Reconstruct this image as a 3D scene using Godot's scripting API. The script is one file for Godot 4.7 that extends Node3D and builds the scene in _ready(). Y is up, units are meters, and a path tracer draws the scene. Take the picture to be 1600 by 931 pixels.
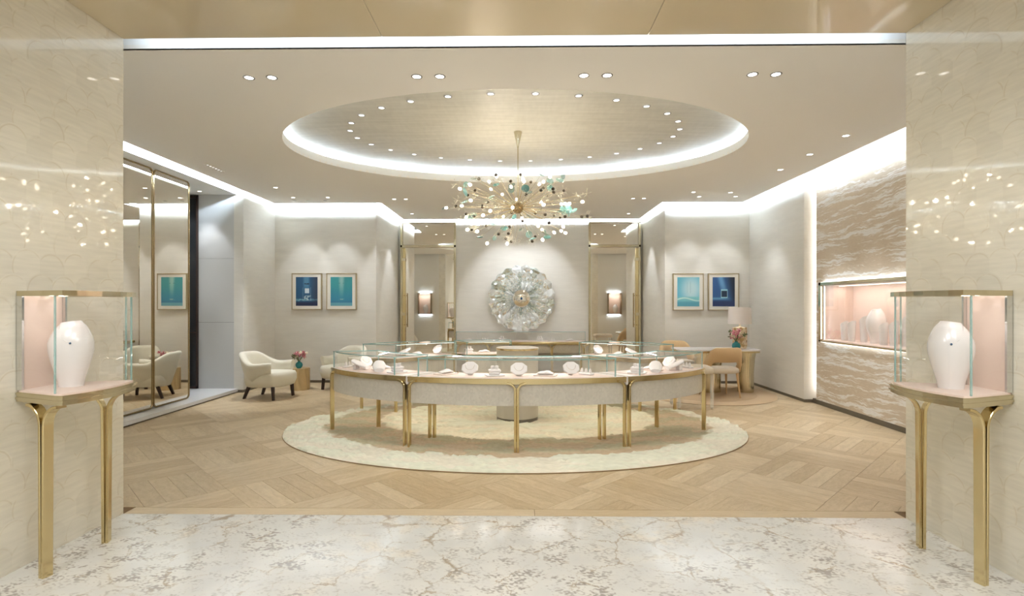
extends Node3D

# Room coordinates used throughout: x to the right, y up, f forward (metres in front of the camera); Godot z is -f.
const H := 3.519          # ceiling height
const TOP := 3.96         # underside of the structural slab above the light coves
var M := {}
var taken := {}
var rng := RandomNumberGenerator.new()


func P(x: float, y: float, f: float) -> Vector3:
	return Vector3(x, y, -f)


# ------------------------------------------------------------------ mesh collector
class MB:
	var t := PackedVector3Array()
	var u := PackedVector2Array()
	var g := PackedInt32Array()
	var c := PackedColorArray()

	func tri(a: Vector3, b: Vector3, d: Vector3, dir: Vector3, sm := -1, ua := Vector2.ZERO, ub := Vector2.ZERO, ud := Vector2.ZERO) -> void:
		if (b - a).cross(d - a).dot(dir) > 0.0:      # clockwise faces are front faces
			var k := b; b = d; d = k
			var q := ub; ub = ud; ud = q
		t.append(a); t.append(b); t.append(d)
		u.append(ua); u.append(ub); u.append(ud)
		g.append(sm)

	func quad(a: Vector3, b: Vector3, d: Vector3, e: Vector3, dir: Vector3, sm := -1, uv := [Vector2(0, 0), Vector2(1, 0), Vector2(1, 1), Vector2(0, 1)]) -> void:
		tri(a, b, d, dir, sm, uv[0], uv[1], uv[2])
		tri(a, d, e, dir, sm, uv[0], uv[2], uv[3])

	# box between two opposite corners
	func box(a: Vector3, b: Vector3) -> void:
		var lo := Vector3(minf(a.x, b.x), minf(a.y, b.y), minf(a.z, b.z))
		var hi := Vector3(maxf(a.x, b.x), maxf(a.y, b.y), maxf(a.z, b.z))
		for k in 3:
			var i := (k + 1) % 3
			var j := (k + 2) % 3
			for s in 2:
				var q := []
				for w in [[0, 0], [1, 0], [1, 1], [0, 1]]:
					var p := Vector3.ZERO
					p[k] = hi[k] if s else lo[k]
					p[i] = hi[i] if w[0] else lo[i]
					p[j] = hi[j] if w[1] else lo[j]
					q.append(p)
				var d := Vector3.ZERO
				d[k] = 1.0 if s else -1.0
				quad(q[0], q[1], q[2], q[3], d)

	# box with chamfered edges
	func bbox(ctr: Vector3, size: Vector3, bev: float, basis := Basis()) -> void:
		var h := size * 0.5
		bev = minf(bev, minf(h.x, minf(h.y, h.z)) * 0.99)
		var at := func(sx: int, sy: int, sz: int, keep: int) -> Vector3:
			var p := Vector3(sx * h.x, sy * h.y, sz * h.z)
			for k in 3:
				if k != keep:
					p[k] -= signf(p[k]) * bev
			return ctr + basis * p
		for k in 3:
			var i := (k + 1) % 3
			var j := (k + 2) % 3
			for s in [-1, 1]:
				var q := []
				for w in [[-1, -1], [1, -1], [1, 1], [-1, 1]]:
					var v := [0, 0, 0]
					v[k] = s; v[i] = w[0]; v[j] = w[1]
					q.append(at.call(v[0], v[1], v[2], k))
				var d := Vector3.ZERO
				d[k] = s
				quad(q[0], q[1], q[2], q[3], basis * d)
			for a in [-1, 1]:
				for b in [-1, 1]:
					var v0 := [0, 0, 0]
					var v1 := [0, 0, 0]
					v0[k] = -1; v1[k] = 1
					v0[i] = a; v1[i] = a; v0[j] = b; v1[j] = b
					var d := Vector3.ZERO
					d[i] = a; d[j] = b
					quad(at.call(v0[0], v0[1], v0[2], i), at.call(v1[0], v1[1], v1[2], i), at.call(v1[0], v1[1], v1[2], j), at.call(v0[0], v0[1], v0[2], j), basis * d)
		for a in [-1, 1]:
			for b in [-1, 1]:
				for e in [-1, 1]:
					tri(at.call(a, b, e, 0), at.call(a, b, e, 1), at.call(a, b, e, 2), basis * Vector3(a, b, e))

	# vertical prism over a polygon given as (x, z)
	func prism(poly: PackedVector2Array, y0: float, y1: float, uv_of = null) -> void:
		var ix := Geometry2D.triangulate_polygon(poly)
		var ctr := Vector2.ZERO
		for p in poly:
			ctr += p / poly.size()
		for k in range(0, ix.size(), 3):
			var a := poly[ix[k]]
			var b := poly[ix[k + 1]]
			var d := poly[ix[k + 2]]
			var ua: Vector2 = uv_of.call(a) if uv_of != null else a
			var ub: Vector2 = uv_of.call(b) if uv_of != null else b
			var ud: Vector2 = uv_of.call(d) if uv_of != null else d
			tri(Vector3(a.x, y1, a.y), Vector3(b.x, y1, b.y), Vector3(d.x, y1, d.y), Vector3.UP, -1, ua, ub, ud)
			tri(Vector3(a.x, y0, a.y), Vector3(b.x, y0, b.y), Vector3(d.x, y0, d.y), Vector3.DOWN, -1, ua, ub, ud)
		var cw := Geometry2D.is_polygon_clockwise(poly)
		for k in poly.size():
			var a := poly[k]
			var b := poly[(k + 1) % poly.size()]
			var n := Vector2(b.y - a.y, a.x - b.x) * (-1.0 if cw else 1.0)
			var ua: Vector2 = uv_of.call(a) if uv_of != null else a
			var ub: Vector2 = uv_of.call(b) if uv_of != null else b
			quad(Vector3(a.x, y0, a.y), Vector3(b.x, y0, b.y), Vector3(b.x, y1, b.y), Vector3(a.x, y1, a.y), Vector3(n.x, 0, n.y), -1, [ua, ub, ub, ua])

	# solid of revolution; profile (r, y) runs with the solid on its left
	func lathe(pr: Array, ctr: Vector3, n := 32, sx := 1.0, sz := 1.0, basis := Basis()) -> void:
		var sm := 1
		for k in pr.size() - 1:
			var a: Vector2 = pr[k]
			var b: Vector2 = pr[k + 1]
			if k > 0:
				var z: Vector2 = pr[k - 1]
				if absf((a - z).angle_to(b - a)) > 0.6:
					sm += 1
			var nr := b.y - a.y
			var ny := a.x - b.x
			for i in n:
				var t0 := TAU * i / n
				var t1 := TAU * (i + 1) / n
				var c0 := Vector2(cos(t0) * sx, sin(t0) * sz)
				var c1 := Vector2(cos(t1) * sx, sin(t1) * sz)
				var d := basis * Vector3((c0.x + c1.x) * nr, ny * 2.0, (c0.y + c1.y) * nr)
				var p0 := ctr + basis * Vector3(c0.x * a.x, a.y, c0.y * a.x)
				var p1 := ctr + basis * Vector3(c1.x * a.x, a.y, c1.y * a.x)
				var p2 := ctr + basis * Vector3(c1.x * b.x, b.y, c1.y * b.x)
				var p3 := ctr + basis * Vector3(c0.x * b.x, b.y, c0.y * b.x)
				var uu := [Vector2(float(i) / n, float(k) / pr.size()), Vector2(float(i + 1) / n, float(k) / pr.size()), Vector2(float(i + 1) / n, float(k + 1) / pr.size()), Vector2(float(i) / n, float(k + 1) / pr.size())]
				if a.x > 1e-6:
					tri(p0, p1, p2, d, sm, uu[0], uu[1], uu[2])
				if b.x > 1e-6:
					tri(p0, p2, p3, d, sm, uu[0], uu[2], uu[3])

	# skin over a row of closed loops with the same number of points; ends are capped
	func loft(loops: Array, sm := 1, caps := true, ring := false) -> void:
		var m: int = loops[0].size()
		var ctrs := []
		for l in loops:
			var s := Vector3.ZERO
			for p in l:
				s += p / m
			ctrs.append(s)
		var last := loops.size() if ring else loops.size() - 1
		for k in last:
			var k2 := (k + 1) % loops.size()
			for i in m:
				var j := (i + 1) % m
				var a: Vector3 = loops[k][i]
				var b: Vector3 = loops[k][j]
				var d: Vector3 = loops[k2][j]
				var e: Vector3 = loops[k2][i]
				var mid: Vector3 = (ctrs[k] + ctrs[k2]) * 0.5
				var dir: Vector3 = (a + b + d + e) * 0.25 - mid
				tri(a, b, d, dir, sm)
				tri(a, d, e, dir, sm)
		if caps and not ring:
			for q in [[0, 1], [loops.size() - 1, loops.size() - 2]]:
				var dir: Vector3 = ctrs[q[0]] - ctrs[q[1]]
				for i in m:
					tri(ctrs[q[0]], loops[q[0]][i], loops[q[0]][(i + 1) % m], dir, 7 + q[0])

	func tube(path: Array, r: float, n := 8, r_end := -1.0, ring := false) -> void:
		var loops := []
		var side := Vector3.ZERO
		for k in path.size():
			var a: Vector3 = path[k - 1] if k > 0 else (path[path.size() - 1] if ring else path[0])
			var b: Vector3 = path[k + 1] if k < path.size() - 1 else (path[0] if ring else path[k])
			var dir := (b - a).normalized()
			if side == Vector3.ZERO:
				side = dir.cross(Vector3.UP if absf(dir.y) < 0.9 else Vector3.RIGHT).normalized()
			side = (side - dir * side.dot(dir)).normalized()
			var up := dir.cross(side)
			var rr := r if r_end < 0.0 else lerpf(r, r_end, float(k) / (path.size() - 1))
			var l := PackedVector3Array()
			for i in n:
				var an := TAU * i / n
				l.append(path[k] + side * cos(an) * rr + up * sin(an) * rr)
			loops.append(l)
		loft(loops, 1, true, ring)

	# rectangular bar along a path; side is the direction of its width
	func bar(path: Array, side: Vector3, w: float, d: float, d_end := -1.0) -> void:
		var loops := []
		for k in path.size():
			var a: Vector3 = path[maxi(k - 1, 0)]
			var b: Vector3 = path[mini(k + 1, path.size() - 1)]
			var dir := (b - a).normalized()
			var s := side.normalized()
			var o := dir.cross(s).normalized()
			var dd := d if d_end < 0.0 else lerpf(d, d_end, float(k) / (path.size() - 1))
			var l := PackedVector3Array()
			var bv := minf(w, dd) * 0.18
			for q in [[-0.5, -0.5, 1, 0], [-0.5, -0.5, 0, 1], [-0.5, 0.5, 0, -1], [-0.5, 0.5, 1, 0], [0.5, 0.5, -1, 0], [0.5, 0.5, 0, -1], [0.5, -0.5, 0, 1], [0.5, -0.5, -1, 0]]:
				l.append(path[k] + s * (q[0] * w + q[2] * bv) + o * (q[1] * dd + q[3] * bv))
			loops.append(l)
		var m := 8
		for k in loops.size() - 1:
			var mid: Vector3 = (path[k] + path[k + 1]) * 0.5
			for i in m:
				var j := (i + 1) % m
				var dir: Vector3 = (loops[k][i] + loops[k][j] + loops[k + 1][i] + loops[k + 1][j]) * 0.25 - mid
				tri(loops[k][i], loops[k][j], loops[k + 1][j], dir, 10 + i)
				tri(loops[k][i], loops[k + 1][j], loops[k + 1][i], dir, 10 + i)
		for q in [[0, 1], [loops.size() - 1, loops.size() - 2]]:
			var dir: Vector3 = path[q[0]] - path[q[1]]
			for i in m:
				tri(path[q[0]], loops[q[0]][i], loops[q[0]][(i + 1) % m], dir)

	func mesh(off := Vector3.ZERO) -> ArrayMesh:
		var st := SurfaceTool.new()
		st.begin(Mesh.PRIMITIVE_TRIANGLES)
		for k in g.size():
			st.set_smooth_group(g[k])
			for i in 3:
				var n := k * 3 + i
				if c.size():
					st.set_color(c[n])
				st.set_uv(u[n])
				st.add_vertex(t[n] - off)
		st.generate_normals()
		return st.commit()


# ------------------------------------------------------------------ scene helpers
func numbered(called: String) -> String:
	var n: int = taken.get(called, 0)
	taken[called] = n + 1
	return called if n == 0 else "%s_%03d" % [called, n]


func thing(called: String, label: String, category: String, at := Vector3.ZERO, group := "") -> Node3D:
	var o := Node3D.new()
	o.name = numbered(called)
	add_child(o)
	o.position = at
	tag(o, label, category, group)
	return o


func tag(o: Node, label: String, category: String, group := "", kind := "") -> void:
	o.set_meta("label", label)
	o.set_meta("category", category)
	if group:
		o.set_meta("group", group)
	if kind:
		o.set_meta("kind", kind)


# commits shapes given in room coordinates as one mesh under a parent (itself unturned)
func obj(called: String, mb: MB, m: Material, parent: Node3D = self) -> MeshInstance3D:
	var o := MeshInstance3D.new()
	var off := Vector3.ZERO
	if parent != self:
		off = parent.global_position
	o.mesh = mb.mesh(off)
	o.material_override = m
	if parent == self:
		o.name = numbered(called)
		add_child(o)
	else:
		o.name = called
		parent.add_child(o, true)
	return o


func shape(called: String, mesh: Mesh, m: Material, parent: Node3D, xf := Transform3D()) -> MeshInstance3D:
	var o := MeshInstance3D.new()
	o.mesh = mesh
	o.material_override = m
	o.name = called
	parent.add_child(o, true)
	o.transform = xf
	return o


func structure(called: String, mb: MB, m: Material, label: String, category: String) -> MeshInstance3D:
	var o := obj(called, mb, m)
	tag(o, label, category, "", "structure")
	return o


func slab(x0: float, x1: float, y0: float, y1: float, f0: float, f1: float) -> MB:
	var mb := MB.new()
	mb.box(P(x0, y0, f0), P(x1, y1, f1))
	return mb


func copy_of(o: Node3D, label: String, at: Vector3, turn := 0.0, group := "") -> Node3D:
	var base := String(o.name).trim_suffix("_" + String(o.name).get_slice("_", String(o.name).get_slice_count("_") - 1)) if String(o.name).right(3).is_valid_int() else String(o.name)
	var r: Node3D = o.duplicate()
	r.name = numbered(base)
	add_child(r)
	r.position = at
	r.rotation = Vector3(0, turn, 0)
	r.set_meta("label", label)
	if group:
		r.set_meta("group", group)
	return r


# ------------------------------------------------------------------ materials
func mat(called: String, color: Color, rough := 0.5, metal := 0.0) -> StandardMaterial3D:
	var m := StandardMaterial3D.new()
	m.resource_name = called
	m.albedo_color = color
	m.roughness = rough
	m.metallic = metal
	M[called] = m
	return m


func glow(called: String, color: Color, energy: float) -> StandardMaterial3D:
	var m := mat(called, Color(0.9, 0.9, 0.9), 0.5)
	m.emission_enabled = true
	m.emission = color
	m.emission_energy_multiplier = energy
	return m


func pane(called: String, color: Color, alpha: float) -> StandardMaterial3D:
	var m := mat(called, Color(color, alpha), 0.02)
	m.transparency = BaseMaterial3D.TRANSPARENCY_ALPHA
	return m


func noise(kind: int, freq: float, sd: int, oct := 3) -> FastNoiseLite:
	var n := FastNoiseLite.new()
	n.noise_type = kind
	n.frequency = freq
	n.seed = sd
	n.fractal_octaves = oct
	return n


func tex(w: int, h: int, fn: Callable) -> ImageTexture:
	var data := PackedByteArray()
	data.resize(w * h * 3)
	var k := 0
	for y in h:
		for x in w:
			var c: Color = fn.call(x, y)
			data[k] = clampi(int(c.r * 255.0), 0, 255)
			data[k + 1] = clampi(int(c.g * 255.0), 0, 255)
			data[k + 2] = clampi(int(c.b * 255.0), 0, 255)
			k += 3
	return ImageTexture.create_from_image(Image.create_from_data(w, h, false, Image.FORMAT_RGB8, data))


func triplanar(m: StandardMaterial3D, scale: Vector3) -> void:
	m.uv1_triplanar = true
	m.uv1_world_triplanar = true
	m.uv1_scale = scale


func ss(a: float, b: float, x: float) -> float:
	return smoothstep(a, b, x)


func make_materials() -> void:
	# cream wall covering with faint horizontal brush marks
	var na := noise(FastNoiseLite.TYPE_SIMPLEX_SMOOTH, 0.02, 3, 4)
	var wall_t := tex(384, 384, func(x: int, y: int) -> Color:
		var a := TAU * x / 384.0
		var v := 0.018 * na.get_noise_3d(cos(a) * 26.0, sin(a) * 26.0, y * 2.2) + 0.012 * na.get_noise_3d(cos(a) * 60.0, sin(a) * 60.0, y * 14.0)
		return Color(0.885 + v, 0.87 + v, 0.835 + v))
	var wm := mat("wall_cream", Color(1, 1, 1), 0.6)
	wm.albedo_texture = wall_t
	triplanar(wm, Vector3(0.5, 0.5, 0.5))
	mat("wall_plain", Color(0.87, 0.86, 0.83), 0.7)
	mat("ceiling_paint", Color(0.925, 0.91, 0.88), 0.8)
	mat("cove_white", Color(0.92, 0.92, 0.91), 0.7)
	mat("panel_white", Color(0.80, 0.80, 0.79), 0.35)
	mat("ledge_white", Color(0.84, 0.84, 0.84), 0.3)
	mat("skirting", Color(0.47, 0.44, 0.39), 0.4, 0.4)
	mat("dark_gap", Color(0.2, 0.17, 0.14), 0.8)
	# gold lacquer with fine scallop lines
	var ns := noise(FastNoiseLite.TYPE_SIMPLEX_SMOOTH, 0.012, 9, 3)
	var gold_t := tex(640, 640, func(x: int, y: int) -> Color:
		# rows of scallops: 8 across, 10 down, each row shifted by half
		var best := 9.0
		var shade := 0.0
		var row := int(floor(y / 64.0))
		for dr in [1, 0, -1]:
			var rr: int = row + dr
			var off := 0.5 if posmod(rr, 2) == 1 else 0.0
			var col := roundf(x / 80.0 - off)
			var jx := 6.0 * sin(rr * 2.1 + col * 4.7)
			var cx: float = (col + off) * 80.0 + jx
			var cy: float = rr * 64.0 + 40.0 + 5.0 * sin(rr * 1.3 + col * 2.9)
			var d := Vector2((x - cx) / 42.0, (y - cy) / 46.0)
			if d.y < 0.75 and d.length() < 1.0 + 0.12:
				best = absf(d.length() - 1.0)
				shade = 0.02 * sin(rr * 5.3 + col * 3.1)
				break
		var l := 1.0 - ss(0.0, 0.07, best)
		var v := 0.03 * ns.get_noise_2d(x * 0.6, y * 6.0) + shade * 0.6
		var fade := ss(-0.25, 0.3, ns.get_noise_2d(x + 500.0, y))
		return Color(0.88 + v, 0.855 + v, 0.79 + v).lerp(Color(0.77, 0.71, 0.59), l * 0.4 * fade))
	var gm := mat("gold_lacquer", Color(1, 1, 1), 0.38, 0.12)
	gm.albedo_texture = gold_t
	gm.clearcoat_enabled = true
	gm.clearcoat = 0.75
	gm.clearcoat_roughness = 0.02
	triplanar(gm, Vector3(0.7, 0.7, 0.7))
	var sf := mat("gold_soffit", Color(0.83, 0.77, 0.645), 0.35, 0.15)
	sf.clearcoat_enabled = true
	sf.clearcoat = 0.8
	sf.clearcoat_roughness = 0.06
	# silver-gold leaf of the oval dish
	var nd := noise(FastNoiseLite.TYPE_SIMPLEX_SMOOTH, 0.02, 31, 4)
	var dish_t := tex(384, 384, func(x: int, y: int) -> Color:
		var v := 0.04 * nd.get_noise_2d(x * 0.5, y * 5.0) + 0.02 * nd.get_noise_2d(x * 6.0, y * 1.5)
		return Color(0.765 + v, 0.75 + v, 0.70 + v))
	var dm := mat("dish_leaf", Color(1, 1, 1), 0.5, 0.12)
	dm.albedo_texture = dish_t
	triplanar(dm, Vector3(0.3, 0.3, 0.3))
	# oak
	var nw := noise(FastNoiseLite.TYPE_SIMPLEX_SMOOTH, 1.0, 5, 3)
	for k in 4:
		var tone: Color = [Color(0.765, 0.68, 0.545), Color(0.73, 0.64, 0.50), Color(0.79, 0.71, 0.58), Color(0.745, 0.66, 0.525)][k]
		var wt := tex(384, 96, func(x: int, y: int) -> Color:
			var yy := y + 5.0 * nw.get_noise_2d(x * 0.008 + k * 31.0, y * 0.02)
			var v := 0.045 * nw.get_noise_2d(x * 0.012 + k * 17.0, yy * 0.16) + 0.035 * nw.get_noise_2d(x * 0.05, yy * 0.7 + k * 9.0)
			return Color(tone.r + v, tone.g + v * 1.05, tone.b + v * 1.1))
		var om := mat("oak_%d" % k, Color(1, 1, 1), 0.42)
		om.albedo_texture = wt
	mat("oak_joint", Color(0.5, 0.4, 0.28), 0.8)
	make_marble()
	make_travertine()
	# metals and glass
	mat("brass", Color(0.84, 0.765, 0.585), 0.16, 1.0)
	mat("brass_pale", Color(0.83, 0.79, 0.68), 0.14, 1.0)
	mat("bronze", Color(0.62, 0.54, 0.40), 0.22, 1.0)
	mat("chrome", Color(0.86, 0.86, 0.85), 0.1, 1.0)
	mat("mirror", Color(0.93, 0.91, 0.87), 0.015, 1.0)
	mat("mirror_clear", Color(0.93, 0.915, 0.88), 0.015, 1.0)
	pane("glass", Color(0.93, 0.98, 0.97), 0.03)
	pane("glass_edge", Color(0.60, 0.78, 0.765), 0.5)
	pane("acrylic", Color(0.92, 0.96, 0.97), 0.25)
	mat("dark_glass", Color(0.05, 0.07, 0.10), 0.05)
	# case linings and display pieces
	mat("blush_leather", Color(0.90, 0.82, 0.775), 0.6)
	mat("blush_panel", Color(0.90, 0.805, 0.75), 0.5)
	mat("white_leather", Color(0.90, 0.875, 0.86), 0.55)
	var vm := mat("white_lacquer", Color(0.91, 0.89, 0.88), 0.25)
	vm.clearcoat_enabled = true
	vm.clearcoat = 0.5
	vm.clearcoat_roughness = 0.15
	# shell-like apron facing
	var nc := noise(FastNoiseLite.TYPE_CELLULAR, 0.09, 12, 1)
	nc.cellular_return_type = FastNoiseLite.RETURN_CELL_VALUE
	var shell_t := tex(256, 256, func(x: int, y: int) -> Color:
		var v := 0.022 * nc.get_noise_2d(x * 1.0, y * 0.8)
		return Color(0.80 + v, 0.775 + v, 0.725 + v))
	var sm := mat("shell_mosaic", Color(1, 1, 1), 0.35)
	sm.albedo_texture = shell_t
	triplanar(sm, Vector3(2.2, 2.2, 2.2))
	mat("pedestal_cream", Color(0.80, 0.765, 0.70), 0.45)
	# upholstery
	for q in [["boucle_cream", Color(0.86, 0.835, 0.765)], ["fabric_sand", Color(0.785, 0.665, 0.50)], ["fabric_oat", Color(0.82, 0.77, 0.69)]]:
		var fm := mat(q[0], q[1], 0.9)
		fm.rim_enabled = true
		fm.rim = 0.25
	mat("dark_wood", Color(0.19, 0.11, 0.07), 0.35)
	mat("light_wood", Color(0.76, 0.62, 0.44), 0.45)
	mat("leaf_green", Color(0.42, 0.45, 0.28), 0.7)
	mat("petal_pink", Color(0.84, 0.53, 0.56), 0.7)
	mat("petal_cream", Color(0.89, 0.83, 0.71), 0.7)
	mat("teal_ceramic", Color(0.18, 0.52, 0.54), 0.15)
	var ts := mat("lamp_shade", Color(0.93, 0.90, 0.88), 0.9)
	ts.backlight_enabled = true
	ts.backlight = Color(0.5, 0.48, 0.46)
	# chandelier
	mat("rod_gold", Color(0.84, 0.79, 0.68), 0.25, 1.0)
	pane("teal_glass", Color(0.48, 0.70, 0.69), 0.4)
	mat("teal_lens", Color(0.42, 0.60, 0.585), 0.08)
	mat("smoke_bead", Color(0.22, 0.18, 0.13), 0.12)
	mat("crystal_spike", Color(0.94, 0.92, 0.85), 0.15, 0.2)
	glow("bulb_glow", Color(1.0, 0.94, 0.84), 10.0)
	glow("led_white", Color(0.94, 0.97, 1.0), 2.5)
	glow("led_warm", Color(1.0, 0.94, 0.86), 2.5)
	glow("downlight_glow", Color(1.0, 0.98, 0.94), 4.0)
	glow("small_lens_glow", Color(1.0, 0.99, 0.97), 0.9)
	mat("trim_white", Color(0.74, 0.71, 0.66), 0.5)
	mat("trim_metal", Color(0.55, 0.54, 0.52), 0.3, 0.8)
	# cut crystal of the wall disc
	mat("cut_crystal", Color(0.96, 0.975, 0.97), 0.06, 0.75)
	mat("cut_crystal_green", Color(0.87, 0.905, 0.885), 0.06, 0.8)
	mat("cut_crystal_white", Color(0.96, 0.975, 0.975), 0.1, 0.3)
	mat("blue_gem", Color(0.12, 0.30, 0.45), 0.05)
	mat("picture_mat", Color(0.92, 0.90, 0.86), 0.8)
	mat("frame_wood", Color(0.72, 0.66, 0.53), 0.4, 0.3)


func make_marble() -> void:
	var w := 1792
	var h := 672      # covers 6.4 m by 2.4 m
	var big := noise(FastNoiseLite.TYPE_SIMPLEX_SMOOTH, 0.0026, 21, 3).get_image(w, h, false, false, false)
	var mid := noise(FastNoiseLite.TYPE_SIMPLEX_SMOOTH, 0.012, 22, 5).get_image(w, h, false, false, false)
	for im in [big, mid]:
		im.convert(Image.FORMAT_L8)
	var b := big.get_data()
	var m := mid.get_data()
	var fl := noise(FastNoiseLite.TYPE_SIMPLEX_SMOOTH, 1.0, 23, 2)
	var cr := noise(FastNoiseLite.TYPE_CELLULAR, 0.0098, 24, 1)
	cr.fractal_type = FastNoiseLite.FRACTAL_NONE
	cr.cellular_return_type = FastNoiseLite.RETURN_DISTANCE2_SUB
	cr.cellular_jitter = 1.0
	cr.domain_warp_enabled = true
	cr.domain_warp_amplitude = 40.0
	cr.domain_warp_frequency = 0.012
	cr.domain_warp_fractal_octaves = 4
	var out := PackedByteArray()
	out.resize(w * h * 3)
	var k := 0
	for y in h:
		for x in w:
			var vb := b[k] / 255.0
			var vm := m[k] / 255.0
			var vf := fl.get_noise_2d(x * 0.085 + y * 0.05, y * 0.14 - x * 0.05)
			var e := cr.get_noise_2d(x, y) + 1.0
			var r := 0.84 + (vm - 0.5) * 0.07
			var gg := 0.832 + (vm - 0.5) * 0.06
			var bl := 0.805 + (vm - 0.5) * 0.04
			# ochre bloom
			var och := ss(0.58, 0.78, vb * 0.45 + vm * 0.55) * 0.4
			r = lerpf(r, 0.87, och); gg = lerpf(gg, 0.80, och); bl = lerpf(bl, 0.69, och)
			# fine branching veins, swelling and dying out
			var on := ss(0.36, 0.58, vb * 0.35 + vm * 0.65)
			var l := (1.0 - ss(0.004, 0.014 + 0.03 * on, e)) * (0.25 + 0.75 * on)
			r = lerpf(r, 0.62, l * 0.75); gg = lerpf(gg, 0.55, l * 0.75); bl = lerpf(bl, 0.46, l * 0.75)
			# grey mineral flecks in drifts
			var drift := ss(0.47, 0.66, 0.6 * (1.0 - vb) + 0.4 * vm)
			var clump := fl.get_noise_2d(x * 0.021 + 77.0, y * 0.03)
			var q := ss(0.12, 0.55, vf * 0.75 + clump * 0.6 + (vm - 0.5) * 0.7 + 0.03) * (0.38 + 0.62 * drift)
			r = lerpf(r, 0.57, q * 0.75); gg = lerpf(gg, 0.54, q * 0.75); bl = lerpf(bl, 0.51, q * 0.75)
			var hair := 1.0 - ss(0.0, 0.035, absf(fl.get_noise_2d(x * 0.011 - y * 0.006, y * 0.02 + x * 0.004 + 5.0)))
			hair *= 0.42 * ss(0.36, 0.56, vm)
			r = lerpf(r, 0.66, hair); gg = lerpf(gg, 0.6, hair); bl = lerpf(bl, 0.53, hair)
			out[k * 3] = clampi(int(r * 255.0), 0, 255)
			out[k * 3 + 1] = clampi(int(gg * 255.0), 0, 255)
			out[k * 3 + 2] = clampi(int(bl * 255.0), 0, 255)
			k += 1
	var mm := mat("marble", Color(1, 1, 1), 0.16)
	mm.albedo_texture = ImageTexture.create_from_image(Image.create_from_data(w, h, false, Image.FORMAT_RGB8, out))


func make_travertine() -> void:
	var n := noise(FastNoiseLite.TYPE_SIMPLEX_SMOOTH, 1.0, 41, 4)
	var s := 768       # 2.4 m a side
	var t := tex(s, s, func(x: int, y: int) -> Color:
		var a := TAU * x / s
		var ca := cos(a)
		var sa := sin(a)
		var w := 22.0 * n.get_noise_3d(ca * 0.5, sa * 0.5, y * 0.004) + 5.0 * n.get_noise_3d(ca * 2.5, sa * 2.5, y * 0.02 + 30.0)
		var yy := y + w
		var v := n.get_noise_3d(ca * 0.26, sa * 0.26, yy * 0.036) * 0.8 + n.get_noise_3d(ca * 0.8, sa * 0.8, yy * 0.11) * 0.55
		var fine := n.get_noise_3d(ca * 4.0, sa * 4.0, yy * 0.28)
		var k := ss(-0.06, 0.26, v + fine * 0.25)
		var col := Color(0.805, 0.74, 0.65).lerp(Color(0.91, 0.895, 0.87), k)
		var d := fine * 0.045
		return Color(col.r + d, col.g + d, col.b + d))
	var m := mat("travertine", Color(1, 1, 1), 0.6)
	m.albedo_texture = t
	triplanar(m, Vector3(0.42, 0.42, 0.42))


# ------------------------------------------------------------------ lights
func area(called: String, at: Vector3, towards: Vector3, long: Vector3, w: float, h: float, energy: float, color := Color(1, 1, 1)) -> AreaLight3D:
	var l := AreaLight3D.new()
	l.name = called
	add_child(l, true)
	var z := -towards.normalized()
	var x := (long - z * long.dot(z)).normalized()
	l.transform = Transform3D(Basis(x, z.cross(x), z), at)
	l.area_size = Vector2(w, h)
	l.area_normalize_energy = true
	l.light_energy = energy
	l.light_color = color
	l.area_range = 30.0
	l.shadow_enabled = true
	return l


func spot(called: String, at: Vector3, target: Vector3, angle: float, energy: float, color := Color(1.0, 0.94, 0.85), blend := 0.6) -> SpotLight3D:
	var l := SpotLight3D.new()
	l.name = called
	add_child(l, true)
	var d := (target - at).normalized()
	l.transform = Transform3D(Basis.looking_at(d, Vector3.UP if absf(d.y) < 0.95 else Vector3.FORWARD), at)
	l.spot_angle = angle
	l.spot_angle_attenuation = blend
	l.spot_range = 30.0
	l.light_energy = energy
	l.light_color = color
	l.light_size = 0.03
	l.shadow_enabled = true
	return l


const COVE := 12.5        # cove light per metre of strip
const DOWN := 1.0        # each ceiling downlight
const COOL := Color(0.845, 0.92, 1.0)
const WARM := Color(0.95, 0.97, 1.0)


# an LED strip standing on the edge of the ceiling board, shining at the wall across the slot
func cove(called: String, a: Vector3, b: Vector3, towards: Vector3, per_metre := COVE, label := "") -> void:
	var ln := a.distance_to(b)
	var n := maxi(1, int(round(ln / 2.2)))
	for k in n:
		var mid := a.lerp(b, (k + 0.5) / n)
		area(called + "_light", mid + towards * 0.012, (towards + Vector3(0, -0.8, 0)), b - a, ln / n, 0.04, per_metre * ln / n * 0.12, COOL)
	var mb := MB.new()
	var side := towards * 0.006
	var lo := a - side
	var hi := b + side * -1.0 + Vector3(0, 0.03, 0)
	mb.box(lo - Vector3(0, 0.012, 0) - towards * 0.01, hi + Vector3(0, 0.0, 0))
	var o := obj(called, mb, M.led_white)
	tag(o, label, "light strip", "cove light strips")


func downlight(x: float, f: float, label: String, target: Vector3, energy: float, angle := 32.0, y := H, r := 0.042, group := "round ceiling downlights", tint := WARM, face := "downlight_glow") -> void:
	var t := thing("ceiling_downlight", label, "downlight", P(x, y, f), group)
	var mb := MB.new()
	mb.lathe([Vector2(r, -0.003), Vector2(r * 1.32, -0.004), Vector2(r * 1.36, 0.0), Vector2(r * 1.0, 0.004), Vector2(r, -0.003)], P(x, y, f), 20)
	obj("trim_ring", mb, M.trim_metal, t)
	var d := MB.new()
	d.lathe([Vector2(0, -0.0045), Vector2(r * 0.995, -0.0025)], P(x, y, f), 14)
	obj("lens", d, M[face], t)
	if energy > 0.0:
		spot("downlight_beam", P(x, y - 0.012, f), target, angle, energy, tint)


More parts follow.
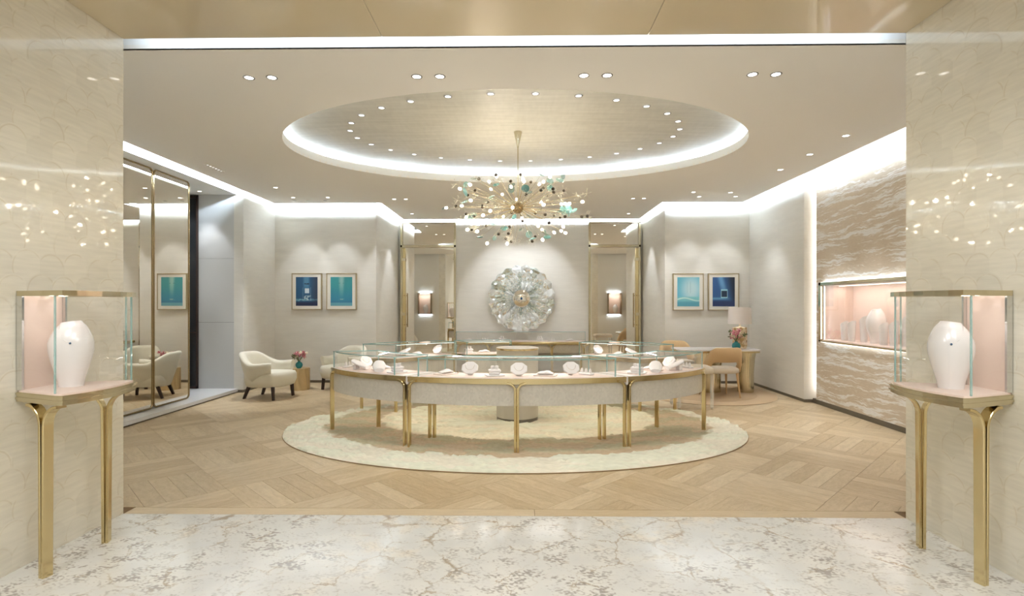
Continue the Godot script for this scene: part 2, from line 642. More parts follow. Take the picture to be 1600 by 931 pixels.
func _ready() -> void:
	rng.seed = 7
	# ---- camera (a shift lens: level, frame raised a little)
	var cam := Camera3D.new()
	cam.name = "camera"
	add_child(cam)
	cam.position = P(0.071, 1.55, 0)
	cam.rotation = Vector3(0, 0.0150, 0)
	cam.projection = Camera3D.PROJECTION_FRUSTUM
	cam.near = 0.05
	cam.far = 100.0
	cam.size = 0.05 * 931.0 / 831.0
	cam.frustum_offset = Vector2(0, 0.05 * (475.8 - 465.5) / 831.0)
	cam.current = true
	# ---- environment
	var we := WorldEnvironment.new()
	we.name = "environment"
	var env := Environment.new()
	env.background_mode = Environment.BG_COLOR
	env.background_color = Color(0.9, 0.9, 0.88)
	env.background_energy_multiplier = 0.3
	env.tonemap_mode = Environment.TONE_MAPPER_LINEAR
	env.tonemap_exposure = 1.82
	env.sdfgi_enabled = true
	env.ssao_enabled = true
	env.ssil_enabled = true
	we.environment = env
	add_child(we)
	make_materials()
	# ---- large lights: the mall's ceiling panels behind the camera
	for x in [-2.6, 0.0, 2.6]:
		area("mall_panel_light", P(x, 4.33, -0.6), Vector3.DOWN, Vector3.RIGHT, 1.5, 1.5, 6.0, Color(0.95, 0.975, 1.0))
		var t := thing("ceiling_panel_light", ["flat square ceiling light panel above the mall walkway, left", "flat square ceiling light panel above the mall walkway, centre", "flat square ceiling light panel above the mall walkway, right"][int(x / 2.6) + 1], "ceiling light", P(x, 4.36, -0.6), "mall ceiling light panels")
		obj("frame", slab(x - 0.8, x + 0.8, 4.365, 4.4, -1.4, 0.2), M.trim_white, t)
		obj("diffuser", slab(x - 0.75, x + 0.75, 4.345, 4.366, -1.35, 0.15), M.led_warm, t)
	build_shell()
	build_floor()
	build_ceiling()
	build_doors()
	build_left_mirrors()
	build_stone_wall()
	build_rugs()
	build_ring()
	build_portal_cases()
	build_chandelier()
	build_wall_disc()
	build_back_console()
	build_pictures()
	build_left_seating()
	build_right_seating()
	build_front_niches()
	build_downlights()


# ------------------------------------------------------------------ walls and mall
func build_shell() -> void:
	structure("wall_back", slab(-3.1, 3.2, 0, TOP, 12.5, 12.65), M.wall_cream, "cream back wall behind the display ring", "wall")
	structure("wall_niche_left", slab(-3.0, -2.78, 0, TOP, 10.64, 12.5), M.wall_cream, "cream side wall of the back niche beside the left mirrored door", "wall")
	structure("wall_niche_right", slab(2.92, 3.1, 0, TOP, 10.64, 12.5), M.wall_cream, "cream side wall of the back niche beside the right mirrored door", "wall")
	structure("wall_picture_left", slab(-5.0, -2.78, 0.05, TOP, 10.5, 10.64), M.wall_cream, "cream wall behind the armchairs carrying two framed prints", "wall")
	structure("wall_picture_right", slab(2.92, 4.75, 0.05, TOP, 10.5, 10.64), M.wall_cream, "cream wall behind the desk carrying two framed prints", "wall")
	structure("wall_left", slab(-4.97, -4.80, 0.05, TOP, 9.3, 10.5), M.wall_cream, "short cream wall between the white recess and the armchair corner", "wall")
	structure("wall_right", slab(4.575, 4.8, 0.05, TOP, 8.5, 10.5), M.wall_cream, "cream wall to the right of the desk and lamp", "wall")
	structure("baseboard_left", slab(-4.96, -4.812, 0, 0.05, 9.3, 10.5), M.skirting, "slim dark recessed skirting below the short left wall", "baseboard")
	structure("baseboard_picture_left", slab(-5.0, -2.78, 0, 0.05, 10.512, 10.64), M.skirting, "slim dark recessed skirting behind the armchairs", "baseboard")
	structure("baseboard_picture_right", slab(2.92, 4.75, 0, 0.05, 10.512, 10.64), M.skirting, "slim dark recessed skirting behind the desk", "baseboard")
	structure("baseboard_right", slab(4.587, 4.8, 0, 0.05, 8.5, 10.5), M.skirting, "slim dark recessed skirting below the wall right of the desk", "baseboard")
	# front wall of the shop to both sides of the portal, seen in the mirrors
	structure("wall_front_left", slab(-5.9, -3.12, 0, TOP, 3.77, 3.9), M.wall_plain, "plain inner front wall left of the portal", "wall")
	structure("wall_front_right", slab(3.12, 5.4, 0, TOP, 3.77, 3.9), M.wall_plain, "plain inner front wall right of the portal", "wall")
	# outer closing walls
	structure("wall_outer_left", slab(-6.05, -5.9, 0, TOP, 3.77, 10.64), M.wall_plain, "outer wall behind the left mirrors", "wall")
	structure("wall_outer_right", slab(5.3, 5.45, 0, TOP, 3.77, 10.64), M.wall_plain, "outer wall behind the stone cladding", "wall")
	structure("wall_outer_back_left", slab(-6.05, -3.0, 0, TOP, 10.64, 10.75), M.wall_plain, "outer wall behind the left picture wall", "wall")
	structure("wall_outer_back_right", slab(3.1, 5.45, 0, TOP, 10.64, 10.75), M.wall_plain, "outer wall behind the right picture wall", "wall")
	# portal: two gold lacquer cheeks
	structure("wall_portal_left", slab(-3.12, -2.87, 0, TOP, 1.2, 3.9), M.gold_lacquer, "glossy pale gold lacquer portal wall with faint scallop lines, left", "wall")
	structure("wall_portal_right", slab(2.87, 3.12, 0, TOP, 1.2, 3.9), M.gold_lacquer, "glossy pale gold lacquer portal wall with faint scallop lines, right", "wall")
	# mall walkway around and behind the camera
	structure("wall_mall_front_left", slab(-7.2, -3.12, 0, 4.4, 1.05, 1.2), M.wall_plain, "plain mall shopfront wall left of the portal", "wall")
	structure("wall_mall_front_right", slab(3.12, 7.2, 0, 4.4, 1.05, 1.2), M.wall_plain, "plain mall shopfront wall right of the portal", "wall")
	structure("wall_mall_lintel", slab(-3.12, 3.12, H, 4.4, 1.05, 1.2), M.gold_soffit, "gold lintel face above the portal on the mall side", "wall")
	structure("wall_mall_left", slab(-7.35, -7.2, 0, 4.4, -5.5, 1.2), M.wall_plain, "plain mall wall far left of the walkway", "wall")
	structure("wall_mall_right", slab(7.2, 7.35, 0, 4.4, -5.5, 1.2), M.wall_plain, "plain mall wall far right of the walkway", "wall")
	structure("wall_mall_back", slab(-7.35, 7.35, 0, 4.4, -5.65, -5.5), M.wall_plain, "plain mall wall opposite the portal", "wall")
	structure("ceiling_mall", slab(-7.35, 7.35, 4.4, 4.55, -5.65, 1.2), M.cove_white, "white mall ceiling above the walkway", "ceiling")
	structure("ceiling_slab", slab(-6.1, 5.5, TOP, TOP + 0.12, 1.0, 12.7), M.cove_white, "white structural slab above the light coves", "ceiling")


# ------------------------------------------------------------------ floors
func build_floor() -> void:
	# marble walkway
	var mb := MB.new()
	var poly := PackedVector2Array([Vector2(-7.3, -3.9), Vector2(7.3, -3.9), Vector2(7.3, 5.6), Vector2(-7.3, 5.6)])
	mb.prism(poly, -0.06, 0.0, func(p: Vector2) -> Vector2: return Vector2((p.x + 3.2) / 6.4, (p.y + 4.3) / 2.4))
	structure("floor_marble", mb, M.marble, "polished white marble floor with brown veins and grey flecks", "floor")
	# oak parquet: square cells of five boards, alternately turned, laid at 45 degrees
	var base := structure("floor", slab(-5.95, 5.4, -0.06, -0.006, 3.9, 12.6), M.oak_joint, "pale oak parquet floor in diagonal basket weave", "floor")
	var strip := 0
	for q in [[-2.87, 0.18], [0.18, 2.87]]:
		var s := MB.new()
		s.prism(PackedVector2Array([Vector2(q[0] + 0.002, -3.902), Vector2(q[1] - 0.002, -3.902), Vector2(q[1] - 0.002, -4.028), Vector2(q[0] + 0.002, -4.028)]), -0.006, 0.0, func(p: Vector2) -> Vector2: return Vector2(p.x * 0.8, p.y * 4.0))
		obj("threshold_board", s, M["oak_2"] if strip == 0 else M["oak_0"], base)
		strip += 1
	var rooms := [
		PackedVector2Array([Vector2(-4.92, -4.032), Vector2(4.7, -4.032), Vector2(4.7, -10.56), Vector2(-4.92, -10.56)]),
		PackedVector2Array([Vector2(-2.78, -10.562), Vector2(2.92, -10.562), Vector2(2.92, -12.5), Vector2(-2.78, -12.5)])]
	var L := 0.72
	var W := L / 5.0
	var e1 := Vector2(1, -1).normalized()
	var e2 := Vector2(1, 1).normalized()
	var cand := []
	var r2 := RandomNumberGenerator.new()
	r2.seed = 11
	for i in range(-14, 15):
		for j in range(-14, 15):
			for k in 5:
				var o := Vector2(0.15, -8.0) + e1 * (i * L) + e2 * (j * L)
				var along := e1 if (i + j) % 2 == 0 else e2
				var across := e2 if (i + j) % 2 == 0 else e1
				var tone := r2.randi() % 4
				var du := r2.randf()
				var gp := 0.0011
				var a := o + across * (k * W + gp) + along * gp
				var q := PackedVector2Array([a, a + along * (L - 2 * gp), a + along * (L - 2 * gp) + across * (W - 2 * gp), a + across * (W - 2 * gp)])
				for room in rooms:
					for piece in Geometry2D.intersect_polygons(q, room):
						var c := Vector2.ZERO
						for p in piece:
							c += p / piece.size()
						var area_m := 0.0
						for n in piece.size():
							area_m += piece[n].cross(piece[(n + 1) % piece.size()]) * 0.5
						if absf(area_m) < 0.0004:
							continue
						var hidden := Vector2(c.x / 2.83, (c.y + 6.72) / 1.86).length() < 0.97
						cand.append([absf(area_m) / pow(-c.y, 3.0) * (0.02 if hidden else 1.0), piece, along, tone, du, o])
	cand.sort_custom(func(x, y): return x[0] > y[0])
	var rest := {}
	for n in cand.size():
		var q: Array = cand[n]
		var piece: PackedVector2Array = q[1]
		var al: Vector2 = q[2]
		var ac := al.orthogonal()
		var o: Vector2 = q[5]
		var du: float = q[4]
		var uv := func(p: Vector2) -> Vector2: return Vector2((p - o).dot(al) * 0.9 + du, (p - o).dot(ac) / 0.16 * 0.22 + du * 7.0)
		if n < 300:
			var one := MB.new()
			one.prism(piece, -0.006, 0.0, uv)
			obj("plank", one, M["oak_%d" % q[3]], base)
		else:
			if not rest.has(q[3]):
				rest[q[3]] = MB.new()
			rest[q[3]].prism(piece, -0.006, 0.0, uv)
	for k in rest:
		var o := obj("plank_field", rest[k], M["oak_%d" % k], base)
		o.set_meta("kind", "stuff")


# ------------------------------------------------------------------ ceiling, coves, oval dish
func build_ceiling() -> void:
	# gold soffit of the portal, three lacquer boards
	var so := structure("ceiling_portal", slab(-2.87, 2.87, H + 0.035, H + 0.06, 1.2, 3.9), M.dark_gap, "glossy gold lacquer soffit above the portal", "ceiling")
	for q in [[-2.868, -0.945], [-0.942, 1.005], [1.008, 2.868]]:
		var b := MB.new()
		b.bbox(P((q[0] + q[1]) * 0.5, H + 0.0175, 2.55), Vector3(q[1] - q[0], 0.035, 2.7), 0.002)
		obj("soffit_panel", b, M.gold_soffit, so)
	# room ceiling board with the oval opening
	var mb := MB.new()
	var x0 := -4.71
	var x1 := 4.35
	var f0 := 4.05
	var f1 := 10.28
	var C := Vector2(0.0, 6.72)
	var angs := []
	for k in 144:
		angs.append(TAU * k / 144.0)
	for q in [Vector2(x0, f0), Vector2(x1, f0), Vector2(x0, f1), Vector2(x1, f1)]:
		var a := atan2((q.y - C.y) / 1.861, (q.x - C.x) / 2.832)
		angs.append(a if a >= 0.0 else a + TAU)
	angs.sort()
	var rim := []
	var out := []
	for a in angs:
		var d := Vector2(2.832 * cos(a), 1.861 * sin(a))
		rim.append(C + d)
		var s := 1e9
		for q in [[d.x, x1 - C.x], [d.x, x0 - C.x], [d.y, f1 - C.y], [d.y, f0 - C.y]]:
			if absf(q[0]) > 1e-9 and q[1] / q[0] > 0.0:
				s = minf(s, q[1] / q[0])
		out.append(C + d * s)
	var yb := H
	var yt := H + 0.03
	for k in angs.size():
		var n := (k + 1) % angs.size()
		var a: Vector2 = rim[k]
		var b: Vector2 = rim[n]
		var c: Vector2 = out[n]
		var d: Vector2 = out[k]
		mb.quad(P(a.x, yb, a.y), P(b.x, yb, b.y), P(c.x, yb, c.y), P(d.x, yb, d.y), Vector3.DOWN)
		mb.quad(P(a.x, yt, a.y), P(b.x, yt, b.y), P(c.x, yt, c.y), P(d.x, yt, d.y), Vector3.UP)
		var inw := C - (a + b) * 0.5
		mb.quad(P(a.x, yb, a.y), P(b.x, yb, b.y), P(b.x, yt, b.y), P(a.x, yt, a.y), P(inw.x, 0, inw.y), 1)
		mb.quad(P(d.x, yb, d.y), P(c.x, yb, c.y), P(c.x, yt, c.y), P(d.x, yt, d.y), -P(inw.x, 0, inw.y))
	mb.box(P(-2.62, H, 10.28), P(2.81, yt, 12.27))
	structure("ceiling", mb, M.ceiling_paint, "warm beige ceiling with an oval opening and perimeter light slots", "ceiling")
	# upstand around the opening, hiding the strip
	var lip := MB.new()
	for k in 120:
		var t0 := TAU * k / 120.0
		var t1 := TAU * (k + 1) / 120.0
		var ring := []
		for q in [[0.0, H + 0.0], [0.0, H + 0.10], [0.03, H + 0.10], [0.03, H + 0.03]]:
			ring.append([P((2.832 + q[0]) * cos(t0), q[1], 6.72 + (1.861 + q[0]) * sin(t0)), P((2.832 + q[0]) * cos(t1), q[1], 6.72 + (1.861 + q[0]) * sin(t1))])
		var o := P(cos(t0), 0, sin(t0))
		lip.quad(ring[0][0], ring[0][1], ring[1][1], ring[1][0], -o, 1)
		lip.quad(ring[1][0], ring[1][1], ring[2][1], ring[2][0], Vector3.UP, 2)
		lip.quad(ring[2][0], ring[2][1], ring[3][1], ring[3][0], o, 3)
		lip.quad(ring[3][0], ring[3][1], ring[0][1], ring[0][0], Vector3.DOWN, 4)
	structure("trim_1", lip, M.cove_white, "white upstand around the oval ceiling opening", "trim")
	# shallow leaf-covered dish
	var dish := MB.new()
	var prof := [[0.0, 0.215], [0.35, 0.212], [0.6, 0.205], [0.75, 0.195], [0.88, 0.18], [0.97, 0.165], [1.05, 0.14], [1.11, 0.105], [1.14, 0.06], [1.15, 0.032]]
	var nseg := 96
	for j in prof.size() - 1:
		for k in nseg:
			var t0 := TAU * k / nseg
			var t1 := TAU * (k + 1) / nseg
			var pt := func(t: float, q: Array) -> Vector3: return P(2.832 * q[0] * cos(t), H + q[1], 6.72 + (1.861 * q[0] + (0.1 if q[0] > 1.04 else 0.0) * (q[0] - 1.0) / 0.15) * sin(t))
			var a: Vector3 = pt.call(t0, prof[j])
			var b: Vector3 = pt.call(t1, prof[j])
			var c: Vector3 = pt.call(t1, prof[j + 1])
			var d: Vector3 = pt.call(t0, prof[j + 1])
			var inw := Vector3(0, -1, 0) + (P(0, 0, 6.72) - P(a.x, 0, -a.z)).normalized() * 0.4
			if j > 0:
				dish.tri(a, b, c, inw, 1)
			dish.tri(a, c, d, inw, 1)
			dish.tri(a + Vector3(0, 0.01, 0), c + Vector3(0, 0.01, 0), d + Vector3(0, 0.01, 0), -inw, 2)
			if j > 0:
				dish.tri(a + Vector3(0, 0.01, 0), b + Vector3(0, 0.01, 0), c + Vector3(0, 0.01, 0), -inw, 2)
	structure("ceiling_dish", dish, M.dish_leaf, "shallow oval dish in pale gold leaf above the chandelier", "ceiling")
	# strip behind the upstand
	var led := MB.new()
	var path := []
	for k in 56:
		var t := TAU * k / 56.0
		path.append(P((2.832 + 0.07) * cos(t), H + 0.07, 6.72 + (1.861 + 0.07) * sin(t)))
	led.tube(path, 0.012, 4, -1.0, true)
	var lo := obj("oval_light_strip", led, M.led_white)
	tag(lo, "glowing white light strip behind the rim of the oval ceiling opening", "light strip", "cove light strips")
	var N := 14
	for k in N:
		var t := TAU * (k + 0.5) / N
		var at := P((2.832 + 0.06) * cos(t), H + 0.088, 6.72 + (1.861 + 0.06) * sin(t))
		var tang := P(-2.832 * sin(t), 0, 1.861 * cos(t))
		var inw := Vector3.UP.cross(tang).normalized()
		if inw.dot(P(0, 0, 6.72) - at) < 0.0:
			inw = -inw
		area("oval_strip_light", at, inw * 0.86 + Vector3(0, 0.5, 0), tang, tang.length() * TAU / N, 0.03, 0.34 * tang.length() / 2.4, COOL)
	# fascia opposite the portal slot and the recess soffit on the left
	structure("trim_2", slab(-4.895, 4.695, H, TOP, 4.052, 4.075), M.cove_white, "white fascia lit by the light slot behind the portal", "trim")
	structure("ceiling_recess", slab(-5.9, -4.9, 3.485, TOP, 3.9, 9.3), M.wall_plain, "lowered soffit above the left mirrors and white recess", "ceiling")
	# perimeter strips
	var y := H + 0.05
	cove("cove_strip", P(-2.8, H + 0.20, 3.86), P(2.8, H + 0.20, 3.86), P(0, 0, 1), 1.7, "glowing strip in the slot above the portal lintel")
	cove("cove_strip", P(-4.66, y, 4.2), P(-4.66, y, 10.2), Vector3(-1, 0, 0), COVE * 1.3, "glowing strip in the slot above the left mirrors and recess")
	cove("cove_strip", P(-4.6, y, 10.23), P(-2.66, y, 10.23), P(0, 0, 1), COVE * 1.15, "glowing strip in the slot above the left framed prints")
	cove("cove_strip", P(-2.57, y, 10.35), P(-2.57, y, 12.2), Vector3(-1, 0, 0), COVE * 2.0, "glowing strip in the slot above the left niche wall")
	cove("cove_strip", P(-2.5, y, 12.22), P(2.7, y, 12.22), P(0, 0, 1), COVE * 2.8, "glowing strip in the slot above the mirrored doors")
	cove("cove_strip", P(2.76, y, 10.35), P(2.76, y, 12.2), Vector3(1, 0, 0), COVE * 2.0, "glowing strip in the slot above the right niche wall")
	cove("cove_strip", P(2.86, y, 10.23), P(4.3, y, 10.23), P(0, 0, 1), COVE * 1.1, "glowing strip in the slot above the right framed prints")
	cove("cove_strip", P(4.3, y, 4.2), P(4.3, y, 10.2), Vector3(1, 0, 0), COVE * 0.55, "glowing strip in the slot above the banded stone wall")


# ------------------------------------------------------------------ mirrored doors in the back wall
func build_doors() -> void:
	var n := 1
	for q in [[-2.72, -1.42, -1], [1.66, 2.87, 1]]:
		var x0: float = q[0]
		var x1: float = q[1]
		var side: int = q[2]
		var d := Node3D.new()
		d.name = "door_%d" % n
		add_child(d)
		d.position = P((x0 + x1) * 0.5, 0, 12.4)
		tag(d, "tall mirrored door with brass frame and transom, left of the crystal disc" if side < 0 else "tall mirrored door with brass frame and transom, right of the crystal disc", "door", "", "structure")
		var fr := MB.new()
		for b in [[x0, x0 + 0.05, 0.0, 3.47], [x1 - 0.05, x1, 0.0, 3.47], [x0, x1, 2.88, 2.94], [x0, x1, 3.44, 3.47]]:
			fr.bbox(P((b[0] + b[1]) * 0.5, (b[2] + b[3]) * 0.5, 12.42), Vector3(b[1] - b[0], b[3] - b[2], 0.14), 0.006)
		obj("frame", fr, M.brass_pale, d)
		var lf := obj("mirror_leaf", slab(x0 + 0.052, x1 - 0.052, 0.02, 2.878, 12.4, 12.44), M.mirror, d)
		obj("transom_mirror", slab(x0 + 0.052, x1 - 0.052, 2.942, 3.438, 12.4, 12.44), M.mirror, d)
		# upright brass stile with long pull bar and hinges
		var hx: float = x0 + 0.085 if side < 0 else x1 - 0.085
		var st := MB.new()
		st.bbox(P(hx, 1.45, 12.375), Vector3(0.07, 2.84, 0.04), 0.006)
		obj("stile", st, M.brass, lf)
		var pull := MB.new()
		var px: float = hx - side * 0.055
		pull.tube([P(px, 1.02, 12.3), P(px, 1.82, 12.3)], 0.014, 10)
		for yy in [1.08, 1.76]:
			pull.tube([P(px, yy, 12.3), P(hx, yy, 12.36)], 0.009, 8)
		obj("pull_bar", pull, M.brass, lf)
		for yy in [1.33, 2.6]:
			var hg := MB.new()
			hg.bbox(P(hx, yy, 12.345), Vector3(0.075, 0.07, 0.03), 0.005)
			obj("hinge", hg, M.brass_pale, lf)
		n += 1
	# slightly proud panel between the doors
	structure("wall_centre", slab(-1.42, 1.66, 0, TOP, 12.38, 12.5), M.wall_cream, "proud cream wall panel carrying the crystal disc", "wall")


# ------------------------------------------------------------------ mirrors and recess on the left
func build_left_mirrors() -> void:
	var zs := [5.82, 6.655, 7.49, 8.325]
	for k in 3:
		var f0: float = zs[k] + 0.016
		var f1: float = zs[k + 1] - 0.016
		var lab: String = ["tall mirror panel nearest the portal, mostly hidden by it", "tall bronze-framed mirror panel beside the portal edge", "tall bronze-framed mirror panel reflecting a framed print and an armchair"][k]
		var t := thing("mirror_panel", lab, "mirror", P(-5.15, 0.075, (f0 + f1) * 0.5), "mirror panels along the left wall")
		# rounded rectangle frame
		var r := 0.06
		var y0 := 0.085
		var y1 := 3.475
		var loop := []
		for cn in [[f1 - r, y1 - r, 0.0], [f0 + r, y1 - r, PI / 2], [f0 + r, y0 + r, PI], [f1 - r, y0 + r, PI * 1.5]]:
			for s in 7:
				var a: float = cn[2] + PI / 2 * s / 6.0
				loop.append(P(-5.15, cn[1] + r * sin(a), cn[0] + r * cos(a)))
		var fr := MB.new()
		fr.tube(loop, 0.013, 8, -1.0, true)
		obj("frame", fr, M.bronze, t)
		var gl := MB.new()
		var ctr := P(-5.15, (y0 + y1) * 0.5, (f0 + f1) * 0.5)
		for i in loop.size():
			var j := (i + 1) % loop.size()
			gl.tri(ctr, loop[i], loop[j], Vector3(1, 0, 0))
			gl.tri(ctr - Vector3(0.01, 0, 0), loop[i] - Vector3(0.01, 0, 0), loop[j] - Vector3(0.01, 0, 0), Vector3(-1, 0, 0))
		obj("mirror_glass", gl, M.mirror_clear, t)
	structure("wall_mirror_backing", slab(-5.4, -5.17, 0.08, 3.485, 3.9, 8.33), M.wall_plain, "plain wall behind the left mirror panels", "wall")
	var lg := structure("trim_3", slab(-5.9, -4.9, 0.02, 0.07, 3.9, 9.3), M.ledge_white, "low white ledge under the left mirrors and recess", "trim")
	obj("ledge_base", slab(-5.9, -4.925, 0, 0.02, 3.9, 9.3), M.skirting, lg)
	# white end wall of the recess in three stacked boards
	var ew := structure("wall_recess_end", slab(-5.9, -4.97, 0.07, 3.485, 9.32, 9.45), M.dark_gap, "white panelled end wall of the left recess", "wall")
	for q in [[0.07, 1.235], [1.239, 2.36], [2.364, 3.485]]:
		obj("wall_board", slab(-5.6, -4.97, q[0], q[1], 9.3, 9.32), M.panel_white, ew)
	# dark glazed strip at the far left of the recess
	var w := Node3D.new()
	w.name = "window_1"
	add_child(w)
	w.position = P(-5.75, 0.07, 9.28)
	tag(w, "dark glazed window strip in the left recess beside the mirrors", "window", "", "structure")
	obj("pane", slab(-5.895, -5.615, 0.1, 3.44, 9.27, 9.28), M.dark_glass, w)
	var fr := MB.new()
	for b in [[-5.9, -5.885, 0.075, 3.46], [-5.62, -5.6, 0.075, 3.46], [-5.9, -5.6, 0.075, 0.11], [-5.9, -5.6, 3.42, 3.46], [-5.9, -5.6, 1.05, 1.07]]:
		fr.box(P(b[0], b[2], 9.255), P(b[1], b[3], 9.295))
	obj("frame", fr, M.dark_wood, w)


# ------------------------------------------------------------------ banded stone wall with its showcase
func build_stone_wall() -> void:
	var top := H + 0.42
	var f0 := 3.9
	var f1 := 8.38
	var v0 := 5.3
	var v1 := 8.24
	var w := structure("wall_stone", slab(5.2, 5.28, 0.07, top, f0, 8.6), M.travertine, "beige and white banded stone wall with a lit showcase", "wall")
	for b in [[0.07, 0.985, f0, f1], [1.885, top, f0, f1], [0.985, 1.885, v1, f1], [0.985, 1.885, f0, v0]]:
		obj("stone_panel", slab(4.7, 5.0, b[0], b[1], b[2], b[3]), M.travertine, w)
	# stone return in the lit slit next to the cream wall
	obj("stone_return", slab(4.86, 4.95, 0.07, top, 8.38, 8.6), M.travertine, w)
	structure("baseboard_stone", slab(4.712, 5.0, 0, 0.07, f0, 8.5), M.skirting, "bronze skirting below the banded stone wall", "baseboard")
	area("slit_light", P(4.78, 1.9, 8.40), P(0.5, 0, 0.85), Vector3.UP, 3.4, 0.03, 0.26, WARM)
	var sl := obj("slit_light_strip", slab(4.76, 4.775, 0.1, 3.5, 8.382, 8.39), M.led_warm)
	tag(sl, "upright warm light strip in the slit at the stone wall's end", "light strip")
	# showcase
	var t := thing("stone_wall_showcase", "long glazed showcase with blush lining set into the stone wall", "showcase", P(4.85, 0.985, (v0 + v1) * 0.5))
	var fr := MB.new()
	for b in [[0.985, 1.005, v0, v1], [1.845, 1.885, v0, v1], [0.985, 1.885, v1 - 0.05, v1], [0.985, 1.885, v0, v0 + 0.05]]:
		fr.box(P(4.655, b[0], b[2]), P(5.0, b[1], b[3]))
	obj("frame", fr, M.brass_pale, t)
	var ln := MB.new()
	ln.box(P(5.13, 1.0, v0), P(5.16, 1.87, v1))
	obj("back_panel", ln, M.blush_panel, t)
	obj("end_panel", slab(4.7, 5.13, 1.0, 1.87, v1 - 0.09, v1 - 0.051), M.blush_panel, t)
	obj("floor_panel", slab(4.665, 5.13, 1.005, 1.02, v0 + 0.05, v1 - 0.09), M.blush_leather, t)
	obj("top_panel", slab(4.665, 5.13, 1.83, 1.845, v0 + 0.05, v1 - 0.09), M.white_leather, t)
	for q in [[v1 - 0.09, 7.33], [7.33, 6.42], [6.42, v0 + 0.05]]:
		obj("glass_pane", slab(4.664, 4.668, 1.02, 1.83, q[0] - 0.002, q[1] + 0.002), M.glass, t)
	for x in [0.0]:
		area("showcase_light", P(4.9, 1.822, (v0 + v1) * 0.5), Vector3(0.15, -1, 0), Vector3(0, 0, 1), 2.6, 0.08, 0.42, Color(1.0, 0.97, 0.94))
	obj("inner_light_strip", slab(4.88, 4.92, 1.825, 1.83, v0 + 0.1, v1 - 0.15), M.led_warm, t)
	obj("end_light_strip", slab(4.69, 4.70, 1.02, 1.83, v1 - 0.095, v1 - 0.09), M.led_white, t)
	area("showcase_end_light", P(4.75, 1.43, v1 - 0.1), P(0.6, 0, -0.8), Vector3.UP, 0.8, 0.02, 0.03, COOL)
	# washes above and below the frame
	for b in [[1.89, 1.0], [0.98, -1.0]]:
		area("stone_wash_light", P(4.672, b[0], (v0 + v1) * 0.5), Vector3(0.5, b[1], 0), Vector3(0, 0, 1), 2.8, 0.02, 0.17, COOL)
		obj("wash_strip", slab(4.66, 4.675, b[0] - 0.004, b[0] + 0.002, v0 + 0.05, v1 - 0.05), M.small_lens_glow, t)
	# busts
	var vi := 0
	for q in [[4.93, 7.33], [4.93, 6.5]]:
		var b := bust_shape(P(q[0], 1.02, q[1]), 0.19, 0.47, 0.0)
		var o := obj("necklace_bust", b, M.white_lacquer)
		tag(o, ["large white vase-shaped necklace bust in the middle of the wall showcase", "large white vase-shaped necklace bust in the wall showcase nearest the portal"][vi], "bust", "busts in the wall showcase")
		vi += 1
	var si := 0
	var words := ["small slant-topped white stand far left in the wall showcase", "small slant-topped white stand, second from left in the wall showcase", "taller slant-topped white stand left of the large showcase bust", "small slant-topped white stand just right of the large showcase bust", "small slant-topped white stand behind right of the large showcase bust", "taller slant-topped white stand between the two large showcase busts"]
	for q in [[4.86, 7.92, 0.25], [4.84, 7.72, 0.26], [4.95, 7.62, 0.32], [4.82, 7.02, 0.26], [4.84, 6.86, 0.28], [4.97, 6.82, 0.34]]:
		var b := MB.new()
		var loops := []
		for k in 6:
			var r := lerpf(0.042, 0.055, k / 5.0)
			var l := PackedVector3Array()
			for i in 16:
				var a := TAU * i / 16
				var yy: float = q[2] * k / 5.0 * (1.0 + 0.16 * cos(a) * k / 5.0)
				l.append(P(q[0] + r * sin(a), 1.02 + yy, q[1] - r * cos(a)))
			loops.append(l)
		b.loft(loops)
		var o := obj("jewellery_stand", b, M.white_lacquer)
		tag(o, words[si], "stand", "slanted stands in the wall showcase")
		si += 1


# vase-shaped bust: swelling body on a narrow foot, neck cut at a slant
func bust_shape(at: Vector3, r: float, h: float, turn: float) -> MB:
	var mb := MB.new()
	var key := [0.55, 0.60, 0.69, 0.79, 0.88, 0.955, 0.995, 0.97, 0.86, 0.69, 0.44]
	var loops := []
	for k in 49:
		var q := k / 48.0 * 10.0
		var i0 := mini(int(q), 9)
		var w: float = cubic_interpolate(key[i0], key[i0 + 1], key[maxi(i0 - 1, 0)], key[mini(i0 + 2, 10)], q - i0)
		var hh := k / 48.0
		var l := PackedVector3Array()
		for i in 48:
			var a := TAU * i / 48.0
			var rr: float = r * 0.66 * w
			var slant: float = 0.02 * h / 0.45 * ss(0.6, 1.0, hh)
			l.append(at + Vector3(rr * cos(a), h * hh + slant * cos(a - turn) * w, rr * 0.86 * sin(a)))
		loops.append(l)
	mb.loft(loops)
	return mb


